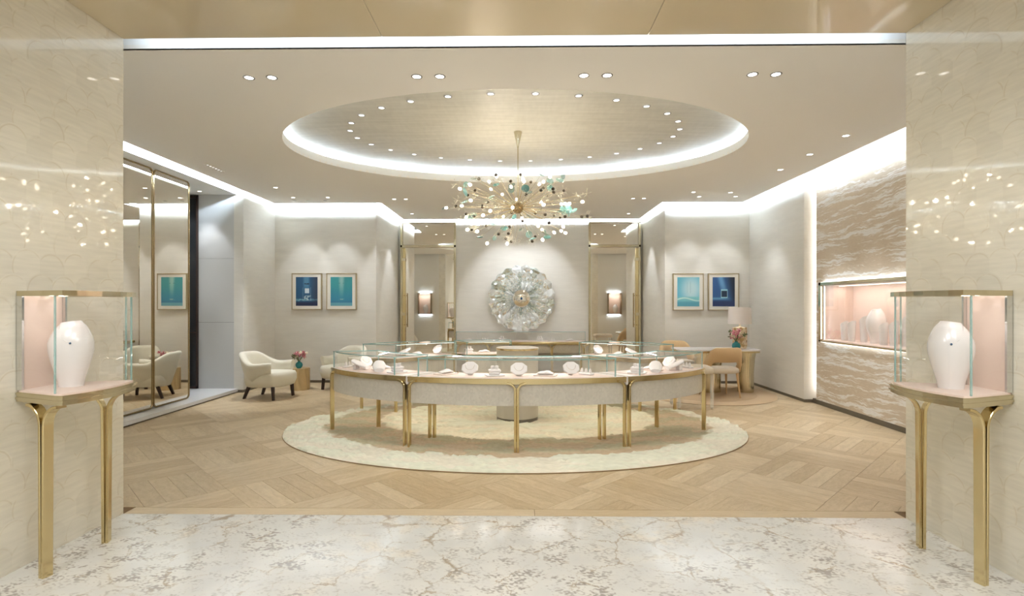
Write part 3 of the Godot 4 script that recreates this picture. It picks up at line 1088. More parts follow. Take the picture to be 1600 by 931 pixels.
# ------------------------------------------------------------------ rugs
func build_rugs() -> void:
	var nz := noise(FastNoiseLite.TYPE_SIMPLEX_SMOOTH, 1.0, 55, 4)
	var mb := MB.new()
	var NR := 130
	var NT := 420
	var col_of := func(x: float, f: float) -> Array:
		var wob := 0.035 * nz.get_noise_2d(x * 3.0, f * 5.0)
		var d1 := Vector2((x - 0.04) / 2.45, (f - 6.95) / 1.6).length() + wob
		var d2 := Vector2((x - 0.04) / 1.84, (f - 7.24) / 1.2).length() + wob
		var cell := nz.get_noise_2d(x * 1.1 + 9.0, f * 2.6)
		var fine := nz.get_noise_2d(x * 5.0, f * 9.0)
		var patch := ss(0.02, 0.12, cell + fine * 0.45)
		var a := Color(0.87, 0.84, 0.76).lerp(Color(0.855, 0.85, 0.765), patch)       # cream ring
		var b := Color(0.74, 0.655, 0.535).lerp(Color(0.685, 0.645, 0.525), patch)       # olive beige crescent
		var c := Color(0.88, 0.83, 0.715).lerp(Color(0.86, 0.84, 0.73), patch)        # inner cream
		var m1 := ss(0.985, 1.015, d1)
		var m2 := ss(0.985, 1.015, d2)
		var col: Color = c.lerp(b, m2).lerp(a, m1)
		var v := 0.03 * fine + 0.05 * nz.get_noise_2d(x * 16.0, f * 22.0)
		var y := 0.013 + 0.022 * patch * (0.6 + 0.4 * (1.0 - m2 + m1)) + 0.011 * fine + 0.009 * nz.get_noise_2d(x * 22.0, f * 30.0)
		return [Color(col.r + v, col.g + v, col.b + v).srgb_to_linear(), y]
	var pts := []
	var cols := []
	for j in NR + 1:
		var rr := sqrt(float(j) / NR) if j < NR else 1.0
		for k in NT:
			var t := TAU * k / NT
			var x := 2.83 * rr * cos(t)
			var f := 6.72 + 1.86 * rr * sin(t)
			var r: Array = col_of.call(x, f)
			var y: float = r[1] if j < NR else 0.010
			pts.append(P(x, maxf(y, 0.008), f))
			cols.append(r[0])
	for j in NR:
		for k in NT:
			var n := (k + 1) % NT
			for q in [[j * NT + k, j * NT + n, (j + 1) * NT + n], [j * NT + k, (j + 1) * NT + n, (j + 1) * NT + k]]:
				if j == 0 and q[1] == j * NT + n:
					continue
				var a: int = q[0]
				var b: int = q[1]
				var d: int = q[2]
				if (pts[b] - pts[a]).cross(pts[d] - pts[a]).dot(Vector3.UP) > 0.0:
					var s := b; b = d; d = s
				for i in [a, b, d]:
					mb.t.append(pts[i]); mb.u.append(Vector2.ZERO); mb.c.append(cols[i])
				mb.g.append(1)
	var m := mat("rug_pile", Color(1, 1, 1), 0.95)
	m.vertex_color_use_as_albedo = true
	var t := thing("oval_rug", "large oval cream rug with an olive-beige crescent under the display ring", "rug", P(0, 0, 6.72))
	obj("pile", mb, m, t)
	var ed := MB.new()
	var path := []
	for k in 160:
		var a := TAU * k / 160.0
		path.append(P(2.83 * cos(a), 0.007, 6.72 + 1.86 * sin(a)))
	ed.tube(path, 0.004, 6, -1.0, true)
	obj("binding", ed, mat("rug_binding", Color(0.62, 0.5, 0.35), 0.9), t)
	# round rug under the desk
	var t2 := thing("round_rug", "round flat beige rug under the desk in the right corner", "rug", P(3.28, 0, 9.36))
	var d := MB.new()
	d.lathe([Vector2(0, 0.0), Vector2(1.16, 0.0), Vector2(1.17, 0.006), Vector2(1.16, 0.012), Vector2(0.86, 0.0125)], P(3.28, 0, 9.36), 72)
	obj("border", d, mat("rug_beige", Color(0.76, 0.66, 0.53), 0.95), t2)
	var d2 := MB.new()
	d2.lathe([Vector2(0, 0.006), Vector2(0.86, 0.006), Vector2(0.86, 0.0145), Vector2(0, 0.0145)], P(3.28, 0, 9.36), 72)
	obj("centre_field", d2, mat("rug_beige_field", Color(0.72, 0.62, 0.49), 0.95), t2)


# ------------------------------------------------------------------ ring of curved display tables
func rp(t: float, k: float, y: float) -> Vector3:      # t degrees from the front, k 0 inner edge .. 1 outer edge
	var a := deg_to_rad(t)
	return P(0.035 + lerpf(1.86, 2.47, k) * sin(a), y, 7.12 - lerpf(1.17, 1.585, k) * cos(a))


func sector(mb: MB, t0: float, t1: float, k0: float, k1: float, y0: float, y1: float) -> void:
	var n := maxi(2, int(absf(t1 - t0) / 2.5))
	if absf(t1 - t0) < 1.2:
		n = 1
	for i in n:
		var a := lerpf(t0, t1, float(i) / n)
		var b := lerpf(t0, t1, float(i + 1) / n)
		var o := rp((a + b) * 0.5, 1, 0) - rp((a + b) * 0.5, 0, 0)
		mb.quad(rp(a, k1, y0), rp(b, k1, y0), rp(b, k1, y1), rp(a, k1, y1), o, 1)
		mb.quad(rp(a, k0, y0), rp(b, k0, y0), rp(b, k0, y1), rp(a, k0, y1), -o, 2)
		mb.quad(rp(a, k0, y1), rp(b, k0, y1), rp(b, k1, y1), rp(a, k1, y1), Vector3.UP, 3)
		mb.quad(rp(a, k0, y0), rp(b, k0, y0), rp(b, k1, y0), rp(a, k1, y0), Vector3.DOWN, 4)
	for q in [[t0, -1.0], [t1, 1.0]]:
		var d: Vector3 = (rp(q[0] + 1.0, 0.5, 0) - rp(q[0], 0.5, 0)) * q[1]
		mb.quad(rp(q[0], k0, y0), rp(q[0], k1, y0), rp(q[0], k1, y1), rp(q[0], k0, y1), d)


# one curved leg strand: upright, then a quarter bend into the brass band
func strand(t: float, k: float, bend: float, taper := true) -> MB:
	var mb := MB.new()
	var c := rp(t, k, 0)
	var tang := (rp(t + 0.5, k, 0) - rp(t - 0.5, k, 0)).normalized()
	var out := (rp(t, 1, 0) - rp(t, 0, 0)).normalized()
	out = (out - tang * out.dot(tang)).normalized()
	var path := [c + Vector3(0, 0.012, 0), c + Vector3(0, 0.4, 0), c + Vector3(0, 0.655, 0)]
	if bend != 0.0:
		for s in 6:
			var a := PI / 2 * (s + 1) / 6.0
			path.append(c + tang * (bend * (1.0 - cos(a)) * 0.085) + Vector3(0, 0.655 + 0.075 * sin(a), 0))
	else:
		path.append(c + Vector3(0, 0.73, 0))
	mb.bar(path, out, 0.05, 0.024)
	return mb


func display_table(label: String, t0: float, t1: float, g0: float, g1: float, legs: Array, inner: Array) -> Node3D:
	var mid := (t0 + t1) * 0.5
	var b := rp(mid, 0.5, 0)
	var t := thing("curved_display_table", label, "display case", Vector3(b.x, 0, b.z), "curved glass-topped tables of the display ring")
	var body := MB.new()
	sector(body, t0 + 0.6, t1 - 0.6, 0.06, 0.955, 0.49, 0.725)
	obj("apron", body, M.shell_mosaic, t)
	var band := MB.new()
	sector(band, t0, t1, 0.975, 1.0, 0.718, 0.775)
	sector(band, t0, t1, 0.0, 0.03, 0.718, 0.775)
	for q in [[t0, t0 + 0.7], [t1 - 0.7, t1]]:
		sector(band, q[0], q[1], 0.03, 0.975, 0.718, 0.775)
	# stepped bead along the band
	sector(band, t0, t1, 0.985, 1.012, 0.757, 0.768)
	obj("brass_band", band, M.brass, t)
	var rimm := MB.new()
	sector(rimm, t0 + 0.7, t1 - 0.7, 0.03, 0.975, 0.725, 0.777)
	obj("table_top", rimm, M.white_leather, t)
	var ln := MB.new()
	sector(ln, g0 + 0.4, g1 - 0.4, 0.07, 0.94, 0.777, 0.783)
	obj("lining", ln, M.blush_leather, t)
	for q in legs:
		obj("leg", strand(q[0], 0.985, q[1]), M.brass, t)
	for q in inner:
		obj("leg", strand(q, 0.05, 0.0), M.brass, t)
	# pale cover over the joint towards the front table
	if absf(mid) > 30.0 and absf(mid) < 70.0:
		var jc := MB.new()
		sector(jc, signf(mid) * 28.55, signf(mid) * 29.15, 0.03, 0.985, 0.69, 0.776)
		obj("joint_cover", jc, M.white_leather, t)
	# glass box
	for q in [["front_glass", 0.96], ["rear_glass", 0.05]]:
		var p := MB.new()
		var n := int((g1 - g0) / 2.5)
		for i in n:
			var a := lerpf(g0, g1, float(i) / n)
			var e := lerpf(g0, g1, float(i + 1) / n)
			p.quad(rp(a, q[1], 0.778), rp(e, q[1], 0.778), rp(e, q[1], 0.968), rp(a, q[1], 0.968), rp(a, 1, 0) - rp(a, 0, 0), 1)
		obj(q[0], p, M.glass, t)
	for q in [g0, g1]:
		var p := MB.new()
		p.quad(rp(q, 0.05, 0.778), rp(q, 0.96, 0.778), rp(q, 0.96, 0.968), rp(q, 0.05, 0.968), rp(q, 0.5, 0) - rp(mid, 0.5, 0))
		obj("end_glass", p, M.glass, t)
	var tp := MB.new()
	var nt := int((g1 - g0) / 2.5)
	for i in nt:
		var a := lerpf(g0, g1, float(i) / nt)
		var e := lerpf(g0, g1, float(i + 1) / nt)
		tp.quad(rp(a, 0.04, 0.972), rp(e, 0.04, 0.972), rp(e, 0.97, 0.972), rp(a, 0.97, 0.972), Vector3.UP)
	var top := obj("top_glass", tp, M.glass, t)
	var ed := MB.new()
	sector(ed, g0 - 0.1, g1 + 0.1, 0.968, 0.976, 0.967, 0.978)
	sector(ed, g0 - 0.1, g1 + 0.1, 0.034, 0.042, 0.967, 0.978)
	for q in [g0 - 0.1, g1 + 0.1]:
		sector(ed, q - 0.12, q + 0.12, 0.034, 0.976, 0.967, 0.978)
	obj("polished_edge", ed, M.glass_edge, top)
	# slim light bar under the rear top edge
	var lb := MB.new()
	sector(lb, g0 + 1.0, g1 - 1.0, 0.06, 0.072, 0.962, 0.967)
	obj("light_bar", lb, M.small_lens_glow, t)
	var nb := maxi(1, int(round((g1 - g0) / 30.0)))
	for k in nb:
		var ta := lerpf(g0, g1, (k + 0.5) / nb)
		var ch := rp(lerpf(g0, g1, (k + 1.0) / nb), 0.1, 0) - rp(lerpf(g0, g1, float(k) / nb), 0.1, 0)
		var outw := (rp(ta, 1, 0) - rp(ta, 0, 0)).normalized()
		area("case_bar_light", rp(ta, 0.11, 0.953), outw * 0.55 + Vector3(0, -0.8, 0), ch, ch.length() * 0.72, 0.012, 0.06 * ch.length(), Color(1, 0.985, 0.98))
	for q in [g0, g1]:
		for k in [0.955, 0.045]:
			var c := MB.new()
			sector(c, q - 0.16, q + 0.16, k - 0.005, k + 0.012, 0.778, 0.967)
			obj("glass_corner", c, M.glass_edge, t)
	return t


var kit := {}


# white leather display pieces, built once around the origin, facing +z
func make_kit() -> void:
	# tilted octagonal necklace plate on a prop
	var t := thing("necklace_plate", "-", "jewellery display", Vector3.ZERO, "white jewellery displays in the ring")
	var mb := MB.new()
	var tilt := Basis(Vector3.RIGHT, -0.62)
	var loops := []
	for q in [[0.0, 0.075], [0.004, 0.084], [0.016, 0.084], [0.02, 0.076]]:
		var l := PackedVector3Array()
		for i in 8:
			var a := TAU * (i + 0.5) / 8.0
			l.append(Vector3(0, 0.078, 0.0) + tilt * Vector3(q[1] * 1.15 * cos(a), q[1] * 0.93 * sin(a), q[0] - 0.01))
		loops.append(l)
	mb.loft(loops, -1)
	obj("plate", mb, M.white_leather, t)
	var pr := MB.new()
	pr.bbox(Vector3(0, 0.03, -0.035), Vector3(0.06, 0.06, 0.05), 0.006)
	obj("prop", pr, M.white_leather, t)
	var ch := MB.new()
	var path := []
	for k in 25:
		var a := PI * k / 24.0
		path.append(Vector3(0, 0.078, 0) + tilt * Vector3(0.05 * cos(a), 0.03 - 0.06 * sin(a), 0.0115))
	ch.tube(path, 0.0012, 5)
	obj("fine_chain", ch, M.brass, t)
	kit["plate"] = t
	# stacked trays with a ring block on top
	t = thing("stacked_trays", "-", "jewellery display", Vector3.ZERO, "white jewellery displays in the ring")
	for q in [[0.0, 0.012, 0.20, 0.14, 0.2], [0.012, 0.04, 0.12, 0.1, -0.15], [0.04, 0.068, 0.13, 0.09, 0.1]]:
		var b := MB.new()
		b.bbox(Vector3(0, (q[0] + q[1]) * 0.5, 0), Vector3(q[2], q[1] - q[0], q[3]), 0.008, Basis(Vector3.UP, q[4]))
		obj("tray", b, M.white_leather, t)
	for x in [-0.022, 0.022]:
		var b := MB.new()
		b.lathe([Vector2(0, 0.068), Vector2(0.02, 0.068), Vector2(0.021, 0.1), Vector2(0.017, 0.106), Vector2(0, 0.106)], Vector3(x, 0, 0), 14)
		obj("ring_roll", b, M.white_leather, t)
	kit["trays"] = t
	# folded bracelet cushion on a flat board
	t = thing("bracelet_cushion", "-", "jewellery display", Vector3.ZERO, "white jewellery displays in the ring")
	var bd := MB.new()
	bd.bbox(Vector3(0, 0.005, 0), Vector3(0.24, 0.01, 0.15), 0.003)
	obj("board", bd, M.blush_leather, t)
	var cu := MB.new()
	loops = []
	for k in 9:
		var s := k / 8.0
		var x := lerpf(-0.085, 0.085, s)
		var hh := 0.018 + 0.03 * sin(PI * s) * (0.8 + 0.2 * cos(9.0 * s))
		var l := PackedVector3Array()
		for i in 12:
			var a := TAU * i / 12.0
			l.append(Vector3(x, 0.011 + hh * (0.5 + 0.5 * sin(a)) * (1.0 if sin(a) > 0 else 1.0), 0.05 * cos(a) * (0.75 + 0.25 * sin(PI * s))))
		loops.append(l)
	cu.loft(loops)
	obj("cushion", cu, M.white_leather, t)
	kit["cushion"] = t
	# long flat pillow
	t = thing("pendant_pillow", "-", "jewellery display", Vector3.ZERO, "white jewellery displays in the ring")
	var pw := MB.new()
	loops = []
	for k in 8:
		var s := k / 7.0
		var l := PackedVector3Array()
		var w := 0.075 * (0.72 + 0.28 * sin(PI * s))
		for i in 12:
			var a := TAU * i / 12.0
			l.append(Vector3(w * cos(a), 0.024 + 0.075 * s + (0.022 * sin(a)), lerpf(0.10, -0.09, s)))
		loops.append(l)
	pw.loft(loops)
	obj("pillow", pw, M.white_leather, t)
	var wd := MB.new()
	wd.bbox(Vector3(0, 0.028, -0.05), Vector3(0.09, 0.056, 0.04), 0.006)
	obj("wedge", wd, M.white_leather, t)
	kit["pillow"] = t
	# row of earring cones
	t = thing("earring_stand", "-", "jewellery display", Vector3.ZERO, "white jewellery displays in the ring")
	var bs := MB.new()
	bs.bbox(Vector3(0, 0.011, 0), Vector3(0.17, 0.022, 0.07), 0.005)
	obj("base", bs, M.white_leather, t)
	for x in [-0.055, 0.0, 0.055]:
		var cn := MB.new()
		cn.lathe([Vector2(0, 0.022), Vector2(0.018, 0.022), Vector2(0.011, 0.06), Vector2(0.004, 0.07), Vector2(0, 0.07)], Vector3(x, 0, 0), 12)
		obj("cone", cn, M.white_leather, t)
	kit["earring"] = t


var kit_used := {}


func piece(kind: String, at: Vector3, turn: float, label: String, group := "") -> void:
	if not kit_used.has(kind):
		kit_used[kind] = true
		var o: Node3D = kit[kind]
		o.position = at
		o.rotation = Vector3(0, turn, 0)
		o.set_meta("label", label)
		if group:
			o.set_meta("group", group)
	else:
		copy_of(kit[kind], label, at, turn, group if group else String(kit[kind].get_meta("group")))


func build_ring() -> void:
	# pedestal in the middle
	var pc := P(0.035, 0, 7.15)
	var t := thing("round_pedestal", "round cream pedestal with dark plinth and brass rim inside the display ring", "pedestal", pc)
	var a := MB.new()
	a.lathe([Vector2(0, 0.012), Vector2(0.275, 0.012), Vector2(0.275, 0.06), Vector2(0, 0.06)], pc, 48)
	obj("plinth", a, M.skirting, t)
	a = MB.new()
	a.lathe([Vector2(0, 0.06), Vector2(0.28, 0.06), Vector2(0.28, 0.95), Vector2(0, 0.95)], pc, 48)
	obj("drum", a, M.pedestal_cream, t)
	a = MB.new()
	a.lathe([Vector2(0, 0.95), Vector2(0.286, 0.95), Vector2(0.286, 0.972), Vector2(0.0, 0.972)], pc, 48)
	obj("brass_rim", a, M.brass, t)
	a = MB.new()
	a.lathe([Vector2(0, 0.965), Vector2(0.28, 0.965), Vector2(0.28, 0.976), Vector2(0, 0.976)], pc, 48)
	obj("top", a, M.white_leather, t)
	display_table("long curved glass display table at the front of the ring", -28.5, 28.5, -25.6, 25.6, [[-28.1, 1.0], [28.1, -1.0], [-0.33, -1.0], [0.33, 1.0]], [-30.0, 30.0, 0.0])
	display_table("curved glass display table on the left of the ring by the armchairs", -68.5, -29.2, -67.2, -33.2, [[-67.9, 1.0], [-29.5, -1.0]], [-67.0, -32.0])
	display_table("curved glass display table on the right of the ring by the clear-legged stool", 29.2, 68.5, 33.2, 67.2, [[67.9, -1.0], [29.5, 1.0]], [67.0, 32.0])
	display_table("curved glass display table at the rear left of the ring before the left mirrored door", -151.0, -112.0, -150.0, -113.0, [[-112.5, -1.0], [-150.5, 1.0]], [-113.0, -149.0])
	display_table("curved glass display table at the rear right of the ring before the right mirrored door", 112.0, 151.0, 113.0, 150.0, [[112.5, 1.0], [150.5, -1.0]], [113.0, 149.0])
	display_table("short curved glass display table at the very back, partly behind the pedestal", -178.0, -154.5, -177.0, -155.5, [[-155.0, -1.0], [-177.5, 1.0]], [-155.5, -177.0])
	make_kit()
	var face := func(tt: float) -> float: return -deg_to_rad(tt)        # turn that faces outward
	var y := 0.7845
	# front table, left to right
	piece("cushion", rp(-21.5, 0.45, y), face.call(-21.5) + 0.5, "flat white cushion at the left end of the front display table")
	piece("plate", rp(-13.5, 0.52, y), face.call(-13.5) - 0.35, "tilted octagonal white necklace plate in the left half of the front table")
	piece("trays", rp(-6.2, 0.55, y), 0.1, "white stack of trays with ring rolls left of the middle leg, front table")
	piece("plate", rp(0.6, 0.62, y), 0.0, "octagonal white necklace plate facing straight out above the middle front leg")
	piece("cushion", rp(8.3, 0.5, y), -0.25, "folded white bracelet cushion right of the middle leg, front table")
	piece("plate", rp(15.8, 0.52, y), face.call(15.8) + 0.5, "tilted octagonal white necklace plate in the right half of the front table")
	piece("earring", rp(20.5, 0.5, y), face.call(20.5) - 0.4, "low white earring stand at the right end of the front display table")
	# side tables
	for s in [-1.0, 1.0]:
		var where := "left" if s < 0 else "right"
		piece("trays", rp(s * 37.0, 0.62, y), face.call(s * 37.0), "white tray stack at the front end of the %s ring table" % where)
		piece("pillow", rp(s * 43.5, 0.7, y), face.call(s * 43.5) + s * 0.5, "plump white pillow second from the front end, %s ring table" % where)
		piece("cushion", rp(s * 49.0, 0.38, y), face.call(s * 49.0) + s * 0.3, "white folded cushion in the middle of the %s ring table" % where)
		piece("pillow", rp(s * 54.2, 0.7, y), face.call(s * 54.2) - s * 0.4, "plump white pillow past the middle of the %s ring table" % where)
		piece("plate", rp(s * 60.3, 0.42, y), face.call(s * 60.3), "octagonal white plate near the far end of the %s ring table" % where)
		piece("earring", rp(s * 63.9, 0.7, y), face.call(s * 63.9), "white earring stand at the far end of the %s ring table" % where)
	# rear tables
	for s in [-1.0, 1.0]:
		var where := "rear left" if s < 0 else "rear right"
		piece("plate", rp(s * 144.0, 0.4, y), face.call(s * 144.0) + PI, "white octagonal plate at the inner end of the %s ring table" % where)
		piece("cushion", rp(s * 135.0, 0.5, y), face.call(s * 135.0) + PI, "white folded cushion in the middle of the %s ring table" % where)
		piece("pillow", rp(s * 127.0, 0.45, y), face.call(s * 127.0) + PI, "white pillow past the middle of the %s ring table" % where)
		piece("cushion", rp(s * 119.5, 0.5, y), face.call(s * 119.5) + PI, "white folded cushion at the outer end of the %s ring table" % where)
	piece("trays", rp(-159.0, 0.5, y), 0.3, "white tray stack in the short table behind the pedestal, left end")
	piece("cushion", rp(-165.5, 0.45, y), 0.1, "white folded cushion in the short table beside the pedestal's left edge")


# ------------------------------------------------------------------ the two portal showcases
func build_portal_cases() -> void:
	for s in [-1.0, 1.0]:
		var where := "left" if s < 0 else "right"
		var cz := 3.215
		var X := func(d: float) -> float: return s * (2.868 - d)       # d metres out from the portal wall
		var t := thing("portal_showcase", "glass showcase on tall brass legs against the %s gold portal wall" % where, "showcase", P(s * 2.66, 0, cz))
		# plan: narrow at the wall, wider and bowed at the front
		var plan := func(inset: float) -> PackedVector2Array:
			var p := PackedVector2Array()
			p.append(Vector2(X.call(0.0), -(cz - 0.155 + inset)))
			p.append(Vector2(X.call(0.35 - inset), -(cz - 0.285 + inset * 0.8)))
			for k in 9:
				var q := -1.0 + 2.0 * k / 8.0
				p.append(Vector2(X.call(0.385 + 0.06 * (1.0 - q * q) - inset), -(cz + q * (0.285 - inset * 0.8))))
			p.append(Vector2(X.call(0.35 - inset), -(cz + 0.285 - inset * 0.8)))
			p.append(Vector2(X.call(0.0), -(cz + 0.155 - inset)))
			return p
		var mb := MB.new()
		mb.prism(plan.call(0.0), 0.985, 1.04)
		mb.prism(plan.call(-0.008), 1.0, 1.012)
		mb.prism(plan.call(-0.006), 1.026, 1.036)
		obj("brass_tray", mb, M.brass_pale, t)
		mb = MB.new()
		mb.prism(plan.call(0.012), 1.04, 1.05)
		obj("lining", mb, M.blush_leather, t)
		# legs: two strands each, parting into quarter bends
		for e in [-1.0, 1.0]:
			var base := Vector3(X.call(0.235), 0, -(cz + e * 0.222))
			var along := (Vector3(X.call(0.385), 0, -(cz + e * 0.27)) - Vector3(X.call(0.0), 0, -(cz + e * 0.155))).normalized()
			var off := Vector3(-along.z, 0, along.x)
			for k in [-1.0, 1.0]:
				var lg := MB.new()
				var c: Vector3 = base + along * (k * 0.015)
				var foot: Vector3 = base + along * (k * 0.010)
				var path := [foot, foot.lerp(c, 0.5) + Vector3(0, 0.45, 0), c + Vector3(0, 0.86, 0)]
				for q in 7:
					var an := PI / 2 * (q + 1) / 7.0
					path.append(c + along * (k * (1.0 - cos(an)) * 0.11) + Vector3(0, 0.86 + 0.115 * sin(an), 0))
				lg.bar(path, off, 0.055, 0.017)
				obj("leg", lg, M.brass, t)
		# pink back panel on the portal wall with tiny lamps above
		obj("back_panel", slab(s * 2.866, s * 2.855, 1.05, 1.60, cz - 0.14, cz + 0.14), M.blush_panel, t)
		for e in [-1.0, 1.0]:
			obj("side_channel", slab(s * 2.866, s * 2.835, 1.05, 1.605, cz + e * 0.155, cz + e * 0.141), M.chrome, t)
		# glass sides
		var pl: PackedVector2Array = plan.call(0.02)
		for k in pl.size() - 1:
			var a := pl[k]
			var b := pl[k + 1]
			var g := MB.new()
			var d := (b - a).orthogonal().normalized()
			g.quad(Vector3(a.x, 1.05, a.y), Vector3(b.x, 1.05, b.y), Vector3(b.x, 1.605, b.y), Vector3(a.x, 1.605, a.y), Vector3(d.x, 0, d.y))
			obj("glass_pane", g, M.glass, t)
			if k == 1 or k == pl.size() - 2 or k == pl.size() - 3:
				var ed := MB.new()
				ed.box(Vector3(a.x - 0.004, 1.05, a.y - 0.004), Vector3(a.x + 0.004, 1.605, a.y + 0.004))
				obj("glass_corner", ed, M.glass_edge, t)
		# brass top frame with clear lid
		var fr := MB.new()
		var po: PackedVector2Array = plan.call(0.0)
		var pi: PackedVector2Array = plan.call(0.03)
		for k in po.size() - 1:
			fr.prism(PackedVector2Array([po[k], po[k + 1], pi[k + 1], pi[k]]), 1.6, 1.63)
		obj("top_frame", fr, M.brass_pale, t)
		var lid := MB.new()
		lid.prism(plan.call(0.028), 1.612, 1.618)
		obj("lid", lid, M.white_leather, t)
		for e in 4:
			var lp := MB.new()
			var zz: float = cz - 0.105 + 0.07 * e
			lp.lathe([Vector2(0, 1.604), Vector2(0.012, 1.604), Vector2(0.012, 1.612), Vector2(0, 1.612)], P(s * 2.83, 0, zz), 12)
			obj("spot_lamp", lp, M.downlight_glow, t)
		spot("case_beam", P(s * 2.825, 1.6, cz - 0.07), P(s * 2.85, 1.1, cz - 0.07), 50.0, 0.003, WARM)
		spot("case_beam", P(s * 2.825, 1.6, cz + 0.07), P(s * 2.85, 1.1, cz + 0.07), 50.0, 0.003, WARM)
		area("case_light", P(s * 2.66, 1.6, cz), Vector3.DOWN, Vector3(0, 0, 1), 0.3, 0.1, 0.03, Color(1, 0.98, 0.97))
		# bust with a pendant on a hair-thin chain
		var bt := thing("necklace_bust", "tall white vase-shaped bust wearing a pendant in the %s portal showcase" % where, "bust", P(s * (2.684 if s < 0 else 2.652), 1.05, cz + 0.01), "busts in the portal showcases")
		var at := P(s * (2.684 if s < 0 else 2.652), 1.05, cz + 0.01)
		obj("body", bust_shape(at, 0.182, 0.395, PI if s > 0 else 0.0), M.white_lacquer, bt)
		var ch := MB.new()
		var path := []
		for k in 15:
			var q := k / 14.0
			var an: float = PI / 2 - s * lerpf(0.35, -0.6, q)
			var hh := lerpf(0.385, 0.275, sin(PI * q * 0.5))
			var rr := 0.12 * lerpf(0.55, 0.99, sin(PI * q * 0.5)) + 0.002
			path.append(at + Vector3(rr * cos(an), hh, rr * 0.86 * sin(an)))
		ch.tube(path, 0.0008, 5)
		obj("chain", ch, M.chrome, bt)
		var gem := MB.new()
		var gp: Vector3 = path[14]
		gem.lathe([Vector2(0, -0.008), Vector2(0.006, -0.003), Vector2(0.006, 0.003), Vector2(0, 0.007)], gp + Vector3(0, -0.006, 0.003), 8)
		obj("pendant", gem, M.blue_gem, bt)


# ------------------------------------------------------------------ chandelier
func build_chandelier() -> void:
	var c := P(0.045, 2.77, 6.72)
	var t := thing("chandelier", "starburst brass chandelier with glowing bulbs and teal glass discs above the display ring", "chandelier", c)
	var mb := MB.new()
	mb.lathe([Vector2(0, -0.19), Vector2(0.012, -0.19), Vector2(0.014, -0.17), Vector2(0.052, 0.0), Vector2(0.052, 0.004), Vector2(0, 0.004)], P(0.045, H + 0.2075, 6.72), 24)
	obj("ceiling_cone", mb, M.brass_pale, t)
	mb = MB.new()
	mb.tube([P(0.045, H + 0.03, 6.72), c], 0.008, 10)
	obj("stem", mb, M.brass_pale, t)
	var sph := SphereMesh.new()
	sph.radius = 0.07
	sph.height = 0.14
	sph.radial_segments = 20
	sph.rings = 10
	shape("hub", sph, M.bronze, t)
	var rod := CylinderMesh.new()
	rod.top_radius = 0.0019
	rod.bottom_radius = 0.0025
	rod.height = 1.0
	rod.radial_segments = 5
	rod.rings = 0
	rod.cap_top = false
	rod.cap_bottom = false
	var bulb := SphereMesh.new()
	bulb.radius = 0.019
	bulb.height = 0.046
	bulb.radial_segments = 8
	bulb.rings = 3
	var lens := MB.new()
	lens.lathe([Vector2(0, -0.012), Vector2(0.03, -0.008), Vector2(0.05, 0.0), Vector2(0.03, 0.008), Vector2(0, 0.012)], Vector3.ZERO, 16)
	var lens_m := lens.mesh()
	var bead := SphereMesh.new()
	bead.radius = 0.021
	bead.height = 0.04
	bead.radial_segments = 8
	bead.rings = 4
	var r := RandomNumberGenerator.new()
	r.seed = 99
	var sprays := []
	for v in 3:
		var sp := MB.new()
		for k in 13:
			var d := Vector3(r.randfn(), r.randfn(), r.randfn()).normalized()
			var sl := r.randf_range(0.045, 0.08)
			sp.tube([Vector3.ZERO, d * sl], 0.0012, 4, 0.0007)
			var tip := d * sl
			sp.lathe([Vector2(0, -0.005), Vector2(0.005, 0), Vector2(0, 0.005)], tip, 5)
		sprays.append(sp.mesh())
	var N := 168
	var bulbs := 0
	for k in N:
		var yy := 1.0 - 2.0 * (k + 0.5) / N
		var a := k * 2.39996 + r.randf_range(-0.25, 0.25)
		var rr := sqrt(1.0 - yy * yy)
		var d := Vector3(rr * cos(a) * 0.93, yy * 0.47, rr * sin(a) * 0.72)
		var jit := r.randf_range(0.62, 1.06)
		var kind := k % 4
		if kind == 2:
			jit = r.randf_range(0.55, 1.1)
		var tip := d * jit
		tip.y += r.randf_range(-0.03, 0.03)
		var dir := tip.normalized()
		var ln := tip.length()
		var side := dir.cross(Vector3(0.3, 0.1, 1)).normalized()
		var up := side.cross(dir)
		shape("rod", rod, M.rod_gold, t, Transform3D(Basis(side, dir * ln, up), tip * 0.5))
		if kind == 0:
			shape("bulb", bulb, M.bulb_glow, t, Transform3D(Basis(side, dir, up), tip))
			if bulbs % 4 == 1:      # one light stands for four neighbouring bulbs
				var l := OmniLight3D.new()
				l.name = "bulb_light"
				add_child(l, true)
				l.position = c + tip
				l.light_energy = 0.078
				l.light_color = Color(1.0, 0.95, 0.88)
				l.light_size = 0.02
				l.omni_range = 30.0
				l.shadow_enabled = true
			bulbs += 1
		elif kind == 1:
			var s := r.randf_range(0.6, 1.1)
			var bs := Basis(Vector3(r.randf_range(-1, 1), r.randf_range(-1, 1), r.randf_range(-1, 1)).normalized(), r.randf_range(0, PI))
			shape("teal_disc", lens_m, M.teal_lens if k % 3 == 0 else M.teal_glass, t, Transform3D(bs.scaled(Vector3(s, s, s)), tip))
		elif kind == 2:
			shape("smoke_bead", bead, M.smoke_bead, t, Transform3D(Basis(), tip))
		if kind == 2 or kind == 3:
			shape("crystal_spray", sprays[k % 3], M.crystal_spike, t, Transform3D(Basis(Vector3(0, 1, 0), r.randf() * TAU), tip))


